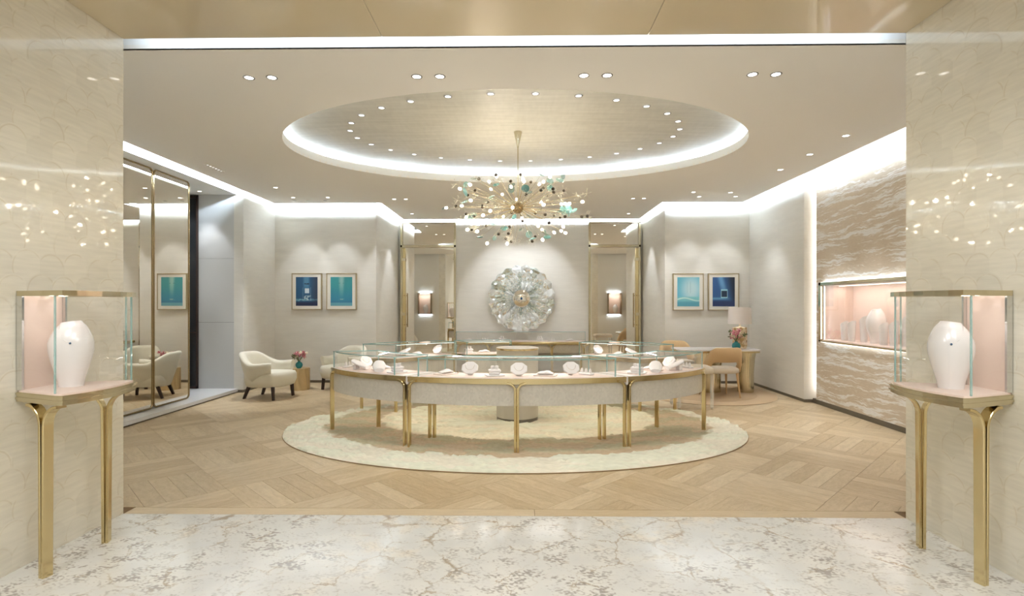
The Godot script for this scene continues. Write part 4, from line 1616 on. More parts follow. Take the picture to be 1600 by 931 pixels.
# ------------------------------------------------------------------ crystal disc
func build_wall_disc() -> void:
	var c := P(0.105, 1.69, 12.33)
	var t := thing("crystal_wall_disc", "large round cut-crystal disc with mirrored brass centre on the back wall", "wall ornament", c)
	var bk := MB.new()
	var turn := Basis(Vector3.RIGHT, PI / 2)     # lathe axis towards the room
	bk.lathe([Vector2(0, -0.045), Vector2(0.74, -0.045), Vector2(0.75, -0.02), Vector2(0.72, 0.0), Vector2(0, 0.0)], c, 64, 1, 1, turn)
	obj("backing_disc", bk, M.cut_crystal_white, t)
	var r := RandomNumberGenerator.new()
	r.seed = 5
	var rows := [[0.36, 0.775, 20, 0.02, 0.09], [0.24, 0.62, 32, 0.045, 0.075], [0.18, 0.40, 40, 0.075, 0.05]]
	for q in rows:
		var n: int = q[2]
		for k in n:
			var a := TAU * (k + 0.5) / n + r.randf_range(-0.02, 0.02)
			var mb := MB.new()
			var r0: float = q[0]
			var r1: float = q[1]
			var loops := []
			var st := 9
			for i in st:
				var s := float(i) / (st - 1)
				var rad := lerpf(r0, r1, s)
				var wid: float = PI * rad / n * (1.06 if s < 0.86 else 1.06 * sqrt(maxf(0.02, 1.0 - pow((s - 0.86) / 0.145, 2.0))))
				var lift: float = q[3] + 0.035 * sin(PI * (0.15 + 0.75 * s)) + 0.012 * sin(s * 17.0 + k * 1.7)
				var l := PackedVector3Array()
				for w in [[-1.0, 0.0], [-0.55, 0.022 + 0.012 * sin(s * 11.0 + k)], [0.0, 0.034 + 0.016 * cos(s * 13.0 + k * 2.0)], [0.5, 0.02 + 0.012 * sin(s * 15.0 + k * 3.0)], [1.0, 0.0], [0.0, -0.012]]:
					var e: Vector3 = Vector3(cos(a), sin(a), 0) * rad + Vector3(-sin(a), cos(a), 0) * (w[0] * wid)
					l.append(c + e + Vector3(0, 0, lift + w[1]))
				loops.append(l)
			mb.loft(loops, -1)
			var pick := r.randi() % 5
			obj("crystal_petal", mb, M.cut_crystal_green if pick == 0 else (M.cut_crystal_white if pick == 1 else M.cut_crystal), t)
	var hub := MB.new()
	hub.lathe([Vector2(0, 0.09), Vector2(0.19, 0.09), Vector2(0.2, 0.13), Vector2(0.17, 0.155), Vector2(0.09, 0.17), Vector2(0, 0.175)], c, 40, 1, 1, turn)
	obj("centre_boss", hub, M.mirror, t)
	var gm := MB.new()
	gm.bbox(c + Vector3(0, 0.0, 0.186), Vector3(0.045, 0.06, 0.025), 0.008)
	obj("blue_stone", gm, M.blue_gem, t)


# ------------------------------------------------------------------ console under the disc
func build_back_console() -> void:
	var x0 := -1.38
	var x1 := 1.55
	var f0 := 11.8
	var f1 := 12.3
	var t := thing("console_showcase", "long straight glass showcase on brass legs below the crystal disc", "showcase", P(0.085, 0, 12.05))
	var mb := MB.new()
	mb.bbox(P((x0 + x1) * 0.5, 0.69, (f0 + f1) * 0.5), Vector3(x1 - x0, 0.06, f1 - f0), 0.012)
	obj("brass_band", mb, M.brass, t)
	obj("lining", slab(x0 + 0.03, x1 - 0.03, 0.72, 0.728, f0 + 0.03, f1 - 0.03), M.blush_leather, t)
	var ap := MB.new()
	ap.bbox(P((x0 + x1) * 0.5, 0.56, (f0 + f1) * 0.5 + 0.02), Vector3(x1 - x0 - 0.1, 0.2, f1 - f0 - 0.08), 0.01)
	obj("apron", ap, M.shell_mosaic, t)
	for x in [x0 + 0.06, -0.62, 0.78, x1 - 0.06]:
		for s in [-1.0, 1.0]:
			var lg := MB.new()
			var c := P(x + s * 0.014, 0, f0 + 0.03)
			var path := [c, c + Vector3(0, 0.56, 0)]
			for k in 5:
				var a := PI / 2 * (k + 1) / 5.0
				path.append(c + Vector3(s * (1.0 - cos(a)) * 0.08, 0.56 + 0.1 * sin(a), 0))
			lg.bar(path, Vector3(0, 0, 1), 0.045, 0.022)
			obj("leg", lg, M.brass, t)
	obj("front_glass", slab(x0 + 0.03, x1 - 0.03, 0.728, 0.94, f0 + 0.03, f0 + 0.034), M.glass, t)
	obj("rear_glass", slab(x0 + 0.03, x1 - 0.03, 0.728, 0.94, f1 - 0.034, f1 - 0.03), M.glass, t)
	for x in [x0 + 0.03, x1 - 0.034]:
		obj("end_glass", slab(x, x + 0.004, 0.728, 0.94, f0 + 0.034, f1 - 0.034), M.glass, t)
		obj("glass_corner", slab(x - 0.002, x + 0.006, 0.728, 0.94, f0 + 0.026, f0 + 0.034), M.glass_edge, t)
	var tg := obj("top_glass", slab(x0 + 0.025, x1 - 0.025, 0.94, 0.948, f0 + 0.025, f1 - 0.025), M.glass, t)
	obj("polished_edge", slab(x0 + 0.025, x1 - 0.025, 0.938, 0.95, f0 + 0.018, f0 + 0.025), M.glass_edge, tg)
	var n := 0
	for q in [["cushion", -1.1, 0.1], ["earring", -0.72, -0.2], ["trays", -0.34, 0.2], ["trays", 0.52, -0.1], ["earring", 0.78, 0.15], ["cushion", 1.2, 0.0]]:
		piece(q[0], P(q[1], 0.729, 12.0), q[2], ["white folded cushion at the left end of the wall console showcase", "white earring stand left in the wall console showcase", "white tray stack left of centre in the wall console showcase", "white tray stack right of centre in the wall console showcase", "white earring stand right in the wall console showcase", "white folded cushion at the right end of the wall console showcase"][n], "white jewellery displays in the wall console")
		n += 1


# ------------------------------------------------------------------ framed prints
func print_texture(k: int) -> ImageTexture:
	var nz := noise(FastNoiseLite.TYPE_SIMPLEX_SMOOTH, 0.05, 70 + k, 3)
	return tex(138, 180, func(px: int, py: int) -> Color:
		var x := px / 138.0
		var y := py / 180.0
		var n := nz.get_noise_2d(px, py)
		var c := Color(0, 0, 0)
		if k == 0:
			c = Color(0.17, 0.35, 0.50).lerp(Color(0.20, 0.25, 0.33), ss(0.55, 1.0, x))
			c = c.lerp(Color(0.36, 0.58, 0.72), (1.0 - ss(0.06, 0.2, absf(x - 0.48))) * (1.0 - ss(0.2, 0.7, y)) * 0.8)
			c = c.lerp(Color(0.5, 0.72, 0.78), (1.0 - ss(0.0, 0.05, absf(y - 0.79 + 0.03 * n))) * (0.5 + 0.5 * ss(0.9, 0.1, x)))
			c = c.lerp(Color(0.13, 0.18, 0.30), ss(0.83, 0.9, y))
			if absf(x - 0.5) < 0.19 and absf(y - 0.58) < 0.22 and (absf(absf(x - 0.5) - 0.185) < 0.012):
				c = c.lerp(Color(0.62, 0.75, 0.8), 0.5)
			if absf(x - 0.5) < 0.2 and y > 0.64 and y < 0.81 and n > 0.02:
				c = c.lerp(Color(0.78, 0.85, 0.86), 0.8)
			if absf(x - 0.51) < 0.1 and absf(y - 0.475) < 0.085:
				c = Color(0.85, 0.89, 0.91)
			if absf(x - 0.5) < 0.11 and absf(y - 0.235) < 0.025 and n > -0.1:
				c = Color(0.16, 0.25, 0.34)
		elif k == 1:
			c = Color(0.25, 0.60, 0.62).lerp(Color(0.24, 0.55, 0.66), ss(0.2, 0.8, y))
			c = c.lerp(Color(0.62, 0.78, 0.76), (1.0 - ss(0.03, 0.2 - 0.1 * y, absf(x - 0.5))) * (1.0 - ss(0.1, 0.85, y)) * 0.9)
			c = c.lerp(Color(0.24, 0.48, 0.63), ss(0.8, 0.86, y) * 0.7)
			c = c.lerp(Color(0.42, 0.66, 0.72), ss(0.87, 0.9, y))
			if absf(x - 0.5) < 0.14 and absf(y - 0.77) < 0.015 and n > -0.05:
				c = Color(0.6, 0.72, 0.7)
			if absf(x - 0.5) < 0.15 and absf(y - 0.21) < 0.012 and n > 0.0:
				c = Color(0.32, 0.56, 0.58)
		elif k == 2:
			c = Color(0.42, 0.73, 0.82).lerp(Color(0.78, 0.89, 0.91), (1.0 - ss(0.1, 0.65, Vector2(x - 0.62, y - 0.4).length())))
			c = c.lerp(Color(0.5, 0.78, 0.80), ss(0.64, 0.7, y))
			c = c.lerp(Color(0.86, 0.94, 0.92), (1.0 - ss(0.0, 0.04, absf(y - 0.76 + 0.05 * sin(x * 5.0)))))
			c = c.lerp(Color(0.36, 0.64, 0.72), ss(0.78, 0.88, y))
			if absf(absf(x - 0.52) - 0.075) < 0.01 and y > 0.15 and y < 0.55:
				c = c.lerp(Color(0.5, 0.68, 0.72), 0.5)
		else:
			c = Color(0.20, 0.36, 0.56).lerp(Color(0.15, 0.19, 0.26), ss(0.5, 0.9, x - y * 0.25))
			c = c.lerp(Color(0.45, 0.66, 0.83), (1.0 - ss(0.02, 0.22, absf(x - 0.35 - y * 0.35))) * (1.0 - ss(0.2, 0.9, y)) * 0.85)
			c = c.lerp(Color(0.38, 0.60, 0.74), (1.0 - ss(0.0, 0.07, absf(y - 0.73))) * (1.0 - ss(0.4, 0.9, x)))
			c = c.lerp(Color(0.17, 0.24, 0.42), ss(0.77, 0.85, y))
			if absf(x - 0.52) < 0.15 and absf(y - 0.56) < 0.15:
				c = Color(0.62, 0.82, 0.86)
			if absf(x - 0.52) < 0.125 and absf(y - 0.57) < 0.105:
				c = Color(0.13, 0.20, 0.29)
		return c)


func build_pictures() -> void:
	var defs := [[-4.148, "framed dark blue print with a small white square, above the left armchair"], [-3.458, "framed teal print with a pale beam of light, left wall near the niche"], [3.366, "framed pale aqua print with a light glow, right wall near the niche"], [4.054, "framed deep blue print with a dark box and light beam, behind the lamp"]]
	for k in 4:
		var x: float = defs[k][0]
		var y := 1.81 if k < 2 else 1.80
		var t := thing("framed_print", defs[k][1], "picture", P(x, y, 10.47), "framed blue prints")
		var w := 0.60
		var h := 0.725
		var fr := MB.new()
		for b in [[-w / 2, -w / 2 + 0.018, -h / 2, h / 2], [w / 2 - 0.018, w / 2, -h / 2, h / 2], [-w / 2, w / 2, h / 2 - 0.018, h / 2], [-w / 2, w / 2, -h / 2, -h / 2 + 0.018]]:
			fr.bbox(P(x + (b[0] + b[1]) * 0.5, y + (b[2] + b[3]) * 0.5, 10.474), Vector3(b[1] - b[0], b[3] - b[2], 0.05), 0.004)
		obj("frame", fr, M.frame_wood, t)
		obj("mat_board", slab(x - w / 2 + 0.012, x + w / 2 - 0.012, y - h / 2 + 0.012, y + h / 2 - 0.012, 10.462, 10.49), M.picture_mat, t)
		var q := MB.new()
		var pw := 0.215
		var ph := 0.285
		q.quad(P(x - pw, y + ph, 10.459), P(x + pw, y + ph, 10.459), P(x + pw, y - ph, 10.459), P(x - pw, y - ph, 10.459), Vector3(0, 0, 1))
		q.box(P(x - pw, y - ph, 10.4595), P(x + pw, y + ph, 10.462))
		var m := mat("print_%d" % k, Color(1, 1, 1), 0.35)
		m.albedo_texture = print_texture(k)
		obj("print", q, m, t)


# ------------------------------------------------------------------ armchairs, drum table
func make_armchair(label: String) -> Node3D:
	# built around the origin facing +x: shell curling from one arm round the back to the other
	var t := thing("tub_armchair", label, "armchair", Vector3.ZERO, "cream tub armchairs")
	var seat := MB.new()
	var loops := []
	for q in [[0.20, 0.84], [0.215, 0.93], [0.30, 1.0], [0.385, 1.0], [0.425, 0.95], [0.437, 0.8]]:
		var l := PackedVector3Array()
		for i in 28:
			var a := TAU * i / 28.0
			var ex := signf(cos(a)) * pow(absf(cos(a)), 0.62) * 0.37 + 0.05
			var ez := signf(sin(a)) * pow(absf(sin(a)), 0.62) * 0.325
			l.append(Vector3(ex * q[1], q[0] + 0.02 * (ex) , ez * q[1]))
		loops.append(l)
	seat.loft(loops)
	obj("seat", seat, M.boucle_cream, t)
	var sh := MB.new()
	loops = []
	var n := 33
	for k in n:
		var s := -1.0 + 2.0 * k / (n - 1)
		var ang := PI + s * deg_to_rad(128.0)            # from one arm end, round the back (-x), to the other
		var ab := absf(s)
		var top := lerpf(0.755, 0.585, ss(0.18, 0.62, ab)) + 0.02 * ss(0.7, 1.0, ab)
		var bot := lerpf(0.19, 0.43, ss(0.3, 0.95, ab))
		var endf := 1.0 - 0.55 * ss(0.9, 1.0, ab)
		var cx := 0.03
		var rx0 := 0.34
		var rz0 := 0.315
		var flare := 0.11 * (1.0 - 0.2 * ab)
		var l := PackedVector3Array()
		var th := 0.085 * endf
		var lean := func(y: float, o: float) -> Vector3:
			var g := (y - 0.19) / 0.55
			var rx: float = rx0 + flare * g + o
			var rz: float = rz0 + 0.075 * g + o
			return Vector3(cx + rx * cos(ang) - 0.05 * g * (1.0 - ab), y, rz * sin(ang))
		for q in [[bot, 0.0], [lerpf(bot, top, 0.35), 0.012], [lerpf(bot, top, 0.7), 0.02], [top - 0.03, 0.022], [top, 0.0], [top + 0.004, -th * 0.5], [top - 0.012, -th], [top - 0.05, -th * 1.12], [lerpf(bot, top, 0.6), -th], [lerpf(bot, top, 0.3), -th], [bot, -th * 0.9]]:
			l.append(lean.call(q[0], q[1]))
		loops.append(l)
	sh.loft(loops)
	obj("shell_back", sh, M.boucle_cream, t)
	for q in [[0.55, -0.1], [0.55, 0.1], [0.62, 0.0]]:
		var bt := MB.new()
		bt.lathe([Vector2(0, -0.005), Vector2(0.016, -0.003), Vector2(0.012, 0.006), Vector2(0, 0.009)], Vector3(-0.345 - (q[0] - 0.55) * 0.35 + absf(q[1]) * 0.2, q[0], q[1]), 10, 1, 1, Basis(Vector3(0, 0, 1), -PI / 2))
		obj("button", bt, M.boucle_cream, t)
	for q in [[0.27, 0.24, 0.02, 0.01], [0.27, -0.24, 0.02, -0.01], [-0.2, 0.2, -0.09, 0.02], [-0.2, -0.2, -0.09, -0.02]]:
		var lg := MB.new()
		lg.bar([Vector3(q[0], 0.23, q[1]), Vector3(q[0] + q[2], 0.0, q[1] + q[3])], Vector3(0, 0, 1), 0.05, 0.055, 0.032)
		obj("leg", lg, M.dark_wood, t)
	return t


func flowers(t: Node3D, at: Vector3, s: float, sd: int) -> void:
	var r := RandomNumberGenerator.new()
	r.seed = sd
	var v := MB.new()
	v.lathe([Vector2(0, 0), Vector2(0.028 * s, 0), Vector2(0.05 * s, 0.03 * s), Vector2(0.055 * s, 0.055 * s), Vector2(0.045 * s, 0.085 * s), Vector2(0.022 * s, 0.1 * s), Vector2(0.022 * s, 0.112 * s), Vector2(0, 0.112 * s)], at, 24)
	obj("vase", v, M.teal_ceramic, t)
	for k in 15:
		var an := r.randf() * TAU
		var sp := r.randf_range(0.02, 0.11) * s
		var top := at + Vector3(cos(an) * sp, r.randf_range(0.16, 0.25) * s, sin(an) * sp)
		var st := MB.new()
		st.tube([at + Vector3(0, 0.1 * s, 0), (at + Vector3(0, 0.12 * s, 0)).lerp(top, 0.5), top], 0.0025 * s, 5)
		obj("stem", st, M.leaf_green, t)
		var fl := MB.new()
		var green := k % 5 == 3
		for p in 9:
			var d := Vector3(r.randfn(), r.randfn() * 0.7 + 0.3, r.randfn()).normalized()
			var e := d.cross(Vector3(0.2, 1, 0.4)).normalized()
			var w := 0.016 * s
			var ln := 0.042 * s
			fl.loft([PackedVector3Array([top + e * w * 0.3, top + d.cross(e) * w * 0.2, top - e * w * 0.3, top - d.cross(e) * w * 0.2]), PackedVector3Array([top + d * ln * 0.6 + e * w, top + d * ln * 0.6 + d.cross(e) * w * 0.4, top + d * ln * 0.6 - e * w, top + d * ln * 0.6 - d.cross(e) * w * 0.4]), PackedVector3Array([top + d * ln + e * w * 0.3, top + d * ln + d.cross(e) * w * 0.1, top + d * ln - e * w * 0.3, top + d * ln - d.cross(e) * w * 0.1])])
		obj("leaf_cluster" if green else "blossom", fl, M.leaf_green if green else (M.petal_cream if k % 4 == 1 else M.petal_pink), t)


func build_left_seating() -> void:
	var ch := make_armchair("cream tub armchair facing right, beside the small banded drum table")
	ch.position = P(-4.14, 0, 8.84)
	ch.rotation = Vector3(0, -0.22, 0)
	copy_of(ch, "cream tub armchair half hidden behind the left display table", P(-3.2, 0, 9.84), -PI / 2 - 0.3, "cream tub armchairs")
	# drum table with carved waves
	var c := P(-3.95, 0, 9.66)
	var t := thing("drum_table", "small round ribbed beige drum table between the armchairs", "side table", c)
	var loops := []
	for j in 25:
		var y := 0.385 * j / 24.0
		var l := PackedVector3Array()
		for i in 96:
			var a := TAU * i / 96.0
			var rr := 0.168 + 0.006 * sin(a * 14.0 + 2.2 * sin(y * 9.0 + a * 2.0))
			l.append(c + Vector3(rr * cos(a), y, rr * sin(a)))
		loops.append(l)
	var mb := MB.new()
	mb.loft(loops)
	obj("ribbed_drum", mb, mat("drum_gold", Color(0.78, 0.68, 0.50), 0.4, 0.15), t)
	mb = MB.new()
	mb.lathe([Vector2(0, 0.385), Vector2(0.17, 0.385), Vector2(0.17, 0.395), Vector2(0, 0.395)], c, 40)
	obj("top", mb, M.drum_gold, t)
	var at := P(-3.94, 0.395, 9.6)
	var fl := thing("flower_vase", "small teal ball vase with pink flowers on the drum table", "vase", at, "teal vases with pink flowers")
	flowers(fl, at, 1.15, 3)


# ------------------------------------------------------------------ desk corner
func make_desk_chair(label: String) -> Node3D:
	# faces -z; curved back band with an open gap above the seat
	var t := thing("desk_chair", label, "chair", Vector3.ZERO, "sand-coloured desk chairs")
	var seat := MB.new()
	var loops := []
	for q in [[0.39, 0.92], [0.40, 1.0], [0.45, 1.0], [0.47, 0.94], [0.478, 0.75]]:
		var l := PackedVector3Array()
		for i in 28:
			var a := TAU * i / 28.0
			l.append(Vector3(signf(cos(a)) * pow(absf(cos(a)), 0.7) * 0.265 * q[1], q[0], signf(sin(a)) * pow(absf(sin(a)), 0.7) * 0.235 * q[1]))
		loops.append(l)
	seat.loft(loops)
	obj("seat", seat, M.fabric_oat, t)
	var bk := MB.new()
	loops = []
	var n := 25
	for k in n:
		var s := -1.0 + 2.0 * k / (n - 1)
		var ang := PI / 2 + s * deg_to_rad(92.0)
		var ab := absf(s)
		var top := lerpf(0.80, 0.50, pow(ss(0.3, 1.0, ab), 1.6))
		var bot := lerpf(0.58, 0.40, ss(0.42, 0.72, ab))
		var l := PackedVector3Array()
		var rx := 0.305
		var rz := 0.255
		for q in [[bot, 0.0], [lerpf(bot, top, 0.5), 0.012], [top, 0.006], [top + 0.012, -0.02], [top - 0.004, -0.045], [lerpf(bot, top, 0.5), -0.05], [bot, -0.045], [bot - 0.008, -0.02]]:
			var lean: float = 0.06 * (q[0] - 0.4) / 0.4
			l.append(Vector3((rx + q[1]) * cos(ang), q[0], (rz + q[1]) * sin(ang) + lean))
		loops.append(l)
	bk.loft(loops)
	obj("backrest", bk, M.fabric_sand, t)
	for q in [[0.19, 0.17], [-0.19, 0.17], [0.19, -0.17], [-0.19, -0.17]]:
		var lg := MB.new()
		lg.tube([Vector3(q[0], 0.41, q[1]), Vector3(q[0] * 1.15, 0.0, q[1] * 1.25)], 0.02, 10, 0.011)
		obj("leg", lg, M.light_wood, t)
	return t


func build_right_seating() -> void:
	# desk: rounded white top on fluted brass drums
	var t := thing("desk", "white-topped desk on fluted pale gold drum bases in the right corner", "desk", P(3.55, 0, 9.52))
	var poly := PackedVector2Array()
	for cn in [[4.12, 9.78, 0.0], [2.98, 9.78, PI / 2], [2.98, 9.34, PI], [4.12, 9.34, PI * 1.5]]:
		for s in 7:
			var a: float = cn[2] + PI / 2 * s / 6.0
			poly.append(Vector2(cn[0] + 0.14 * cos(a), -(cn[1] + 0.14 * sin(a))))
	var mb := MB.new()
	mb.prism(poly, 0.745, 0.765)
	obj("top", mb, M.white_lacquer, t)
	mb = MB.new()
	var inner := PackedVector2Array()
	for p in poly:
		inner.append(p * 0.985 + Vector2(3.55, -9.56) * 0.015)
	mb.prism(inner, 0.715, 0.745)
	obj("brass_edge", mb, M.brass, t)
	for q in [[3.42, 9.5, 0.2], [4.05, 9.44, 0.13]]:
		var loops := []
		for y in [0.0145, 0.35, 0.6, 0.715]:
			var l := PackedVector3Array()
			for i in 120:
				var a := TAU * i / 120.0
				var rr: float = q[2] * (1.0 + 0.025 * absf(sin(a * 15.0))) * (1.0 if y < 0.5 else lerpf(1.0, 1.3, ss(0.5, 0.715, y)))
				l.append(P(q[0] + rr * cos(a), y, q[1] + rr * sin(a)))
			loops.append(l)
		mb = MB.new()
		mb.loft(loops)
		obj("fluted_drum", mb, M.brass_pale, t)
	var ch := make_desk_chair("sand-coloured desk chair with its open curved back towards the room")
	ch.position = P(3.42, 0.0145, 8.98)
	ch.rotation = Vector3(0, 0.12, 0)
	ch.scale = Vector3(1.1, 1.03, 1.05)
	copy_of(ch, "sand-coloured desk chair behind the desk, only its back rim showing", P(3.06, 0.0145, 10.12), PI, "sand-coloured desk chairs")
	# stool with clear legs
	var s := thing("clear_leg_stool", "oat upholstered stool on clear acrylic legs beside the right display table", "stool", P(2.66, 0, 8.08))
	mb = MB.new()
	var loops := []
	for q in [[0.53, 0.94], [0.545, 1.0], [0.60, 1.0], [0.625, 0.93], [0.632, 0.75]]:
		var l := PackedVector3Array()
		for i in 32:
			var a := TAU * i / 32.0
			l.append(P(2.66 + signf(cos(a)) * pow(absf(cos(a)), 0.45) * 0.29 * q[1], q[0], 8.08 + signf(sin(a)) * pow(absf(sin(a)), 0.45) * 0.25 * q[1]))
		loops.append(l)
	mb.loft(loops)
	obj("seat", mb, M.fabric_oat, s)
	for q in [[2.42, 7.88], [2.9, 7.88], [2.42, 8.28], [2.9, 8.28]]:
		mb = MB.new()
		mb.bar([P(q[0], 0.53, q[1]), P(q[0], 0.03, q[1])], Vector3(1, 0, 0), 0.045, 0.045, 0.03)
		obj("leg", mb, M.acrylic, s)
		mb = MB.new()
		mb.bbox(P(q[0], 0.016, q[1]), Vector3(0.032, 0.03, 0.032), 0.004)
		obj("metal_foot", mb, M.chrome, s)
	# lamp
	var at := P(4.02, 0.765, 9.62)
	var lp := thing("table_lamp", "table lamp with white drum shade and flower-encrusted base on the desk", "lamp", at)
	mb = MB.new()
	mb.lathe([Vector2(0, 0), Vector2(0.115, 0), Vector2(0.115, 0.03), Vector2(0.105, 0.035), Vector2(0.105, 0.37), Vector2(0.03, 0.39), Vector2(0.015, 0.40), Vector2(0.015, 0.5), Vector2(0, 0.5)], at, 24)
	obj("base", mb, M.petal_cream, lp)
	var r := RandomNumberGenerator.new()
	r.seed = 8
	var fl := MB.new()
	fl.lathe([Vector2(0, 0.0), Vector2(0.016, 0.004), Vector2(0.022, 0.012), Vector2(0.01, 0.016), Vector2(0, 0.012)], Vector3.ZERO, 6)
	var fm := fl.mesh()
	var tones := [mat("crust_gold", Color(0.74, 0.62, 0.42), 0.4, 0.3), mat("crust_cream", Color(0.90, 0.83, 0.70), 0.6), mat("crust_blush", Color(0.84, 0.70, 0.58), 0.6)]
	for k in 130:
		var a := r.randf() * TAU
		var d := Vector3(cos(a), 0, sin(a))
		var sd := d.cross(Vector3.UP)
		shape("applied_flower", fm, tones[k % 3], lp, Transform3D(Basis(sd, d, sd.cross(d)).scaled_local(Vector3(1.5, 1.2, 1.5)), d * 0.104 + Vector3(0, r.randf_range(0.05, 0.36), 0)))
	mb = MB.new()
	mb.lathe([Vector2(0.2, 0.44), Vector2(0.19, 0.735), Vector2(0.186, 0.735), Vector2(0.196, 0.44), Vector2(0.2, 0.44)], at, 40)
	obj("shade", mb, M.lamp_shade, lp)
	mb = MB.new()
	mb.lathe([Vector2(0, 0.52), Vector2(0.02, 0.53), Vector2(0.03, 0.56), Vector2(0.02, 0.59), Vector2(0, 0.6)], at, 12)
	obj("bulb", mb, glow("lamp_bulb", Color(1.0, 0.95, 0.9), 1.0), lp)
	var ol := OmniLight3D.new()
	ol.name = "lamp_light"
	add_child(ol, true)
	ol.position = at + Vector3(0, 0.56, 0)
	ol.light_energy = 0.012
	ol.light_color = Color(1.0, 0.95, 0.9)
	ol.omni_range = 30.0
	ol.light_size = 0.03
	ol.shadow_enabled = true
	var va := P(3.84, 0.765, 9.33)
	var fv := thing("flower_vase", "small teal vase with pink flowers on the desk beside the lamp", "vase", va, "teal vases with pink flowers")
	flowers(fv, va, 1.3, 12)


# ------------------------------------------------------------------ lit niches on the inner front wall, seen in the door mirrors
func build_front_niches() -> void:
	for x in [-3.65, 3.75]:
		var where := "left" if x < 0 else "right"
		var t := thing("niche_case", "blush-lined lit wall case seen reflected in the %s mirrored door" % where, "showcase", P(x, 1.2, 3.95), "reflected wall cases")
		var fr := MB.new()
		for b in [[-0.26, -0.235, 1.18, 2.0], [0.235, 0.26, 1.18, 2.0], [-0.26, 0.26, 1.18, 1.205], [-0.26, 0.26, 1.975, 2.0]]:
			fr.box(P(x + b[0], b[2], 3.9), P(x + b[1], b[3], 4.15))
		obj("frame", fr, M.bronze, t)
		obj("back_panel", slab(x - 0.235, x + 0.235, 1.205, 1.975, 3.901, 3.92), M.blush_panel, t)
		obj("inner_light_strip", slab(x - 0.2, x + 0.2, 1.965, 1.972, 4.09, 4.12), M.led_warm, t)
		area("niche_light", P(x, 1.96, 4.05), Vector3(0, -1, 0), Vector3.RIGHT, 0.4, 0.05, 0.12, WARM)
		for b in [[2.004, 1.0], [1.176, -1.0]]:
			obj("wash_strip", slab(x - 0.25, x + 0.25, b[0] - 0.003, b[0] + 0.003, 3.91, 3.93), M.led_white, t)
			area("niche_wash_light", P(x, b[0] + b[1] * 0.01, 3.94), Vector3(0, b[1], 0.6), Vector3.RIGHT, 0.5, 0.02, 0.06, COOL)
		var o := obj("necklace_bust", bust_shape(P(x + 0.03, 1.206, 4.03), 0.15, 0.34, 0.0), M.white_lacquer)
		tag(o, "small white bust inside the reflected %s wall case" % where, "bust", "busts in the reflected wall cases")


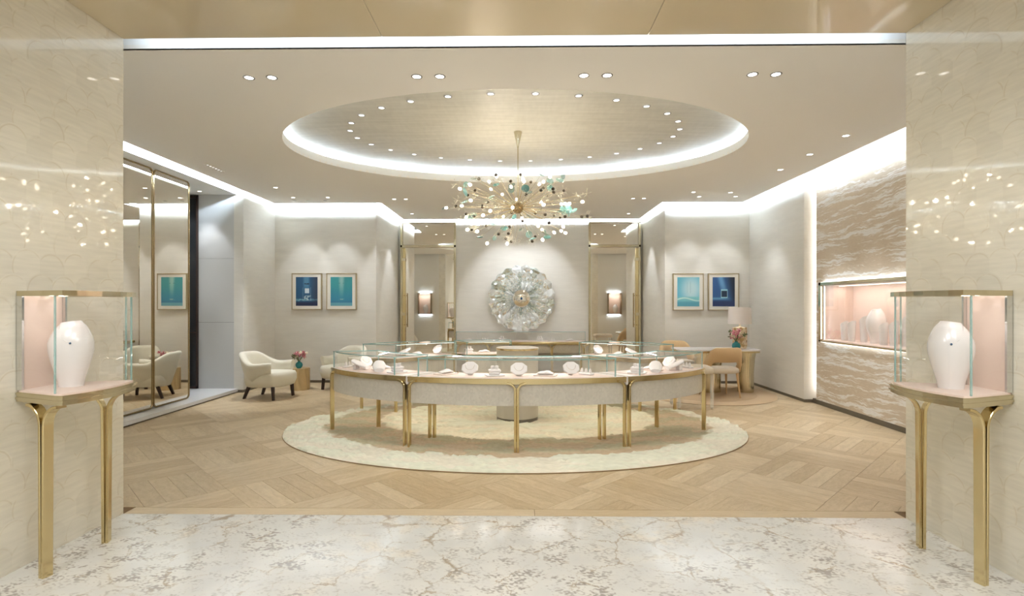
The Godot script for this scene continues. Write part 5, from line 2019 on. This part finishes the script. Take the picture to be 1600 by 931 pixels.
# ------------------------------------------------------------------ downlights
func build_downlights() -> void:
	var rows := ["far left", "left of centre", "right of centre", "far right"]
	var n := 0
	for x in [-2.18, -0.72, 0.72, 2.16]:
		for d in [-0.1, 0.1]:
			var tx: float = x * 0.6
			downlight(x + d, 4.58, "%s lamp of the %s pair of downlights nearest the portal" % ["left" if d < 0 else "right", rows[n]], P(tx + d, 0.3, 5.3), DOWN * 0.12, 30.0, H, 0.036)
		n += 1
	n = 0
	for f in [6.26, 7.03, 7.82]:
		downlight(3.87, f, ["nearest of the three downlights washing the stone wall", "middle of the three downlights washing the stone wall", "farthest of the three downlights washing the stone wall"][n], P(4.2, 0.6, f), DOWN * 1.2, 30.0, H, 0.036)
		n += 1
	for q in [[-4.04, 8.89, -4.3, 0.4, 8.9, "downlight above the left armchair"], [-4.1, 9.72, -4.148, 1.75, 10.5, "small downlight aimed at the dark blue print"], [-3.46, 9.72, -3.458, 1.75, 10.5, "small downlight aimed at the teal print"], [-2.28, 9.9, -2.7, 0.8, 10.9, "left one of the pair of downlights before the left mirrored door"], [-2.06, 9.9, -1.9, 0.0, 9.5, "right one of the pair of downlights before the left mirrored door"], [-2.27, 11.5, -2.76, 1.0, 11.6, "single downlight close to the left mirrored door"], [2.17, 9.9, 1.9, 0.0, 9.5, "left one of the pair of downlights before the right mirrored door"], [2.37, 9.9, 2.8, 0.8, 10.9, "right one of the pair of downlights before the right mirrored door"], [2.42, 11.55, 2.9, 1.0, 11.6, "single downlight close to the right mirrored door"], [3.11, 9.36, 3.3, 0.5, 9.2, "front left downlight above the desk"], [3.77, 9.4, 4.6, 0.9, 9.5, "front right downlight above the desk"], [3.34, 9.75, 3.366, 1.75, 10.5, "downlight aimed at the pale aqua print"], [4.0, 9.75, 4.054, 1.75, 10.5, "downlight aimed at the deep blue print"]]:
		downlight(q[0], q[1], q[5], P(q[2], q[3], q[4]), DOWN * (0.7 if "print" in q[5] else (1.0 if "desk" in q[5] else (2.6 if q[3] < 0.5 else 1.3))), 26.0, H, 0.032)
	for q in [[-0.55, "left"], [0.76, "right"]]:
		downlight(q[0], 11.2, "downlight %s of the middle before the crystal disc" % q[1], P(0.105 + (q[0] - 0.105) * 0.3, 1.6, 12.3), DOWN * 1.3, 40.0, H, 0.032)
	# ring of small downlights in the dish
	for k in 28:
		var a := TAU * (k + 0.5) / 28.0
		var x := 2.05 * cos(a)
		var f := 6.72 + 1.28 * sin(a)
		downlight(x, f, "small round downlight in the ring set into the oval ceiling dish", P(x * 1.02 + 0.02, 0.8, 7.0 + (f - 6.72) * 1.05), DOWN * (0.6 if k % 2 == 0 else 0.0), 22.0, H + 0.19, 0.032, "downlights in the oval dish", Color(1, 0.98, 0.95), "small_lens_glow")
	# two low-voltage spots over the recess
	for f in [8.55, 9.0]:
		downlight(-5.4, f, "small downlight in the soffit of the white recess, %s" % ("nearer the mirrors" if f < 8.8 else "nearer the end wall"), P(-5.4, 0.1, f), DOWN * 0.9, 34.0, 3.485, 0.03)
	# unlit little fixtures and a slotted lamp bar
	for q in [[-4.2, 10.02, "leftmost"], [-3.95, 10.02, "second"], [-3.62, 10.02, "third"]]:
		var t := thing("unlit_downlight", "small unlit recessed fitting before the left picture wall, %s of three" % q[2], "downlight", P(q[0], H, q[1]), "unlit ceiling fittings")
		var mb := MB.new()
		mb.lathe([Vector2(0, -0.002), Vector2(0.026, -0.002), Vector2(0.034, -0.004), Vector2(0.038, -0.001), Vector2(0.038, 0.002), Vector2(0, 0.002)], P(q[0], H, q[1]), 18)
		obj("cover", mb, M.trim_white, t)
		mb = MB.new()
		mb.lathe([Vector2(0, -0.003), Vector2(0.02, -0.003), Vector2(0.02, 0.0), Vector2(0, 0.0)], P(q[0], H, q[1]), 14)
		obj("aperture", mb, M.trim_metal, t)
	var bar := thing("slot_lamp_bar", "slotted lamp bar with a row of tiny lenses above the left mirrors", "downlight", P(-4.33, H, 7.6))
	var pl := MB.new()
	pl.bbox(P(-4.33, H - 0.001, 7.6), Vector3(0.05, 0.006, 0.42), 0.001)
	obj("cover", pl, M.trim_white, bar)
	for k in 6:
		var ln := MB.new()
		ln.lathe([Vector2(0, -0.006), Vector2(0.014, -0.006), Vector2(0.014, -0.003), Vector2(0, -0.003)], P(-4.33, H, 7.6 - 0.17 + 0.068 * k), 12)
		obj("lens", ln, M.small_lens_glow, bar)
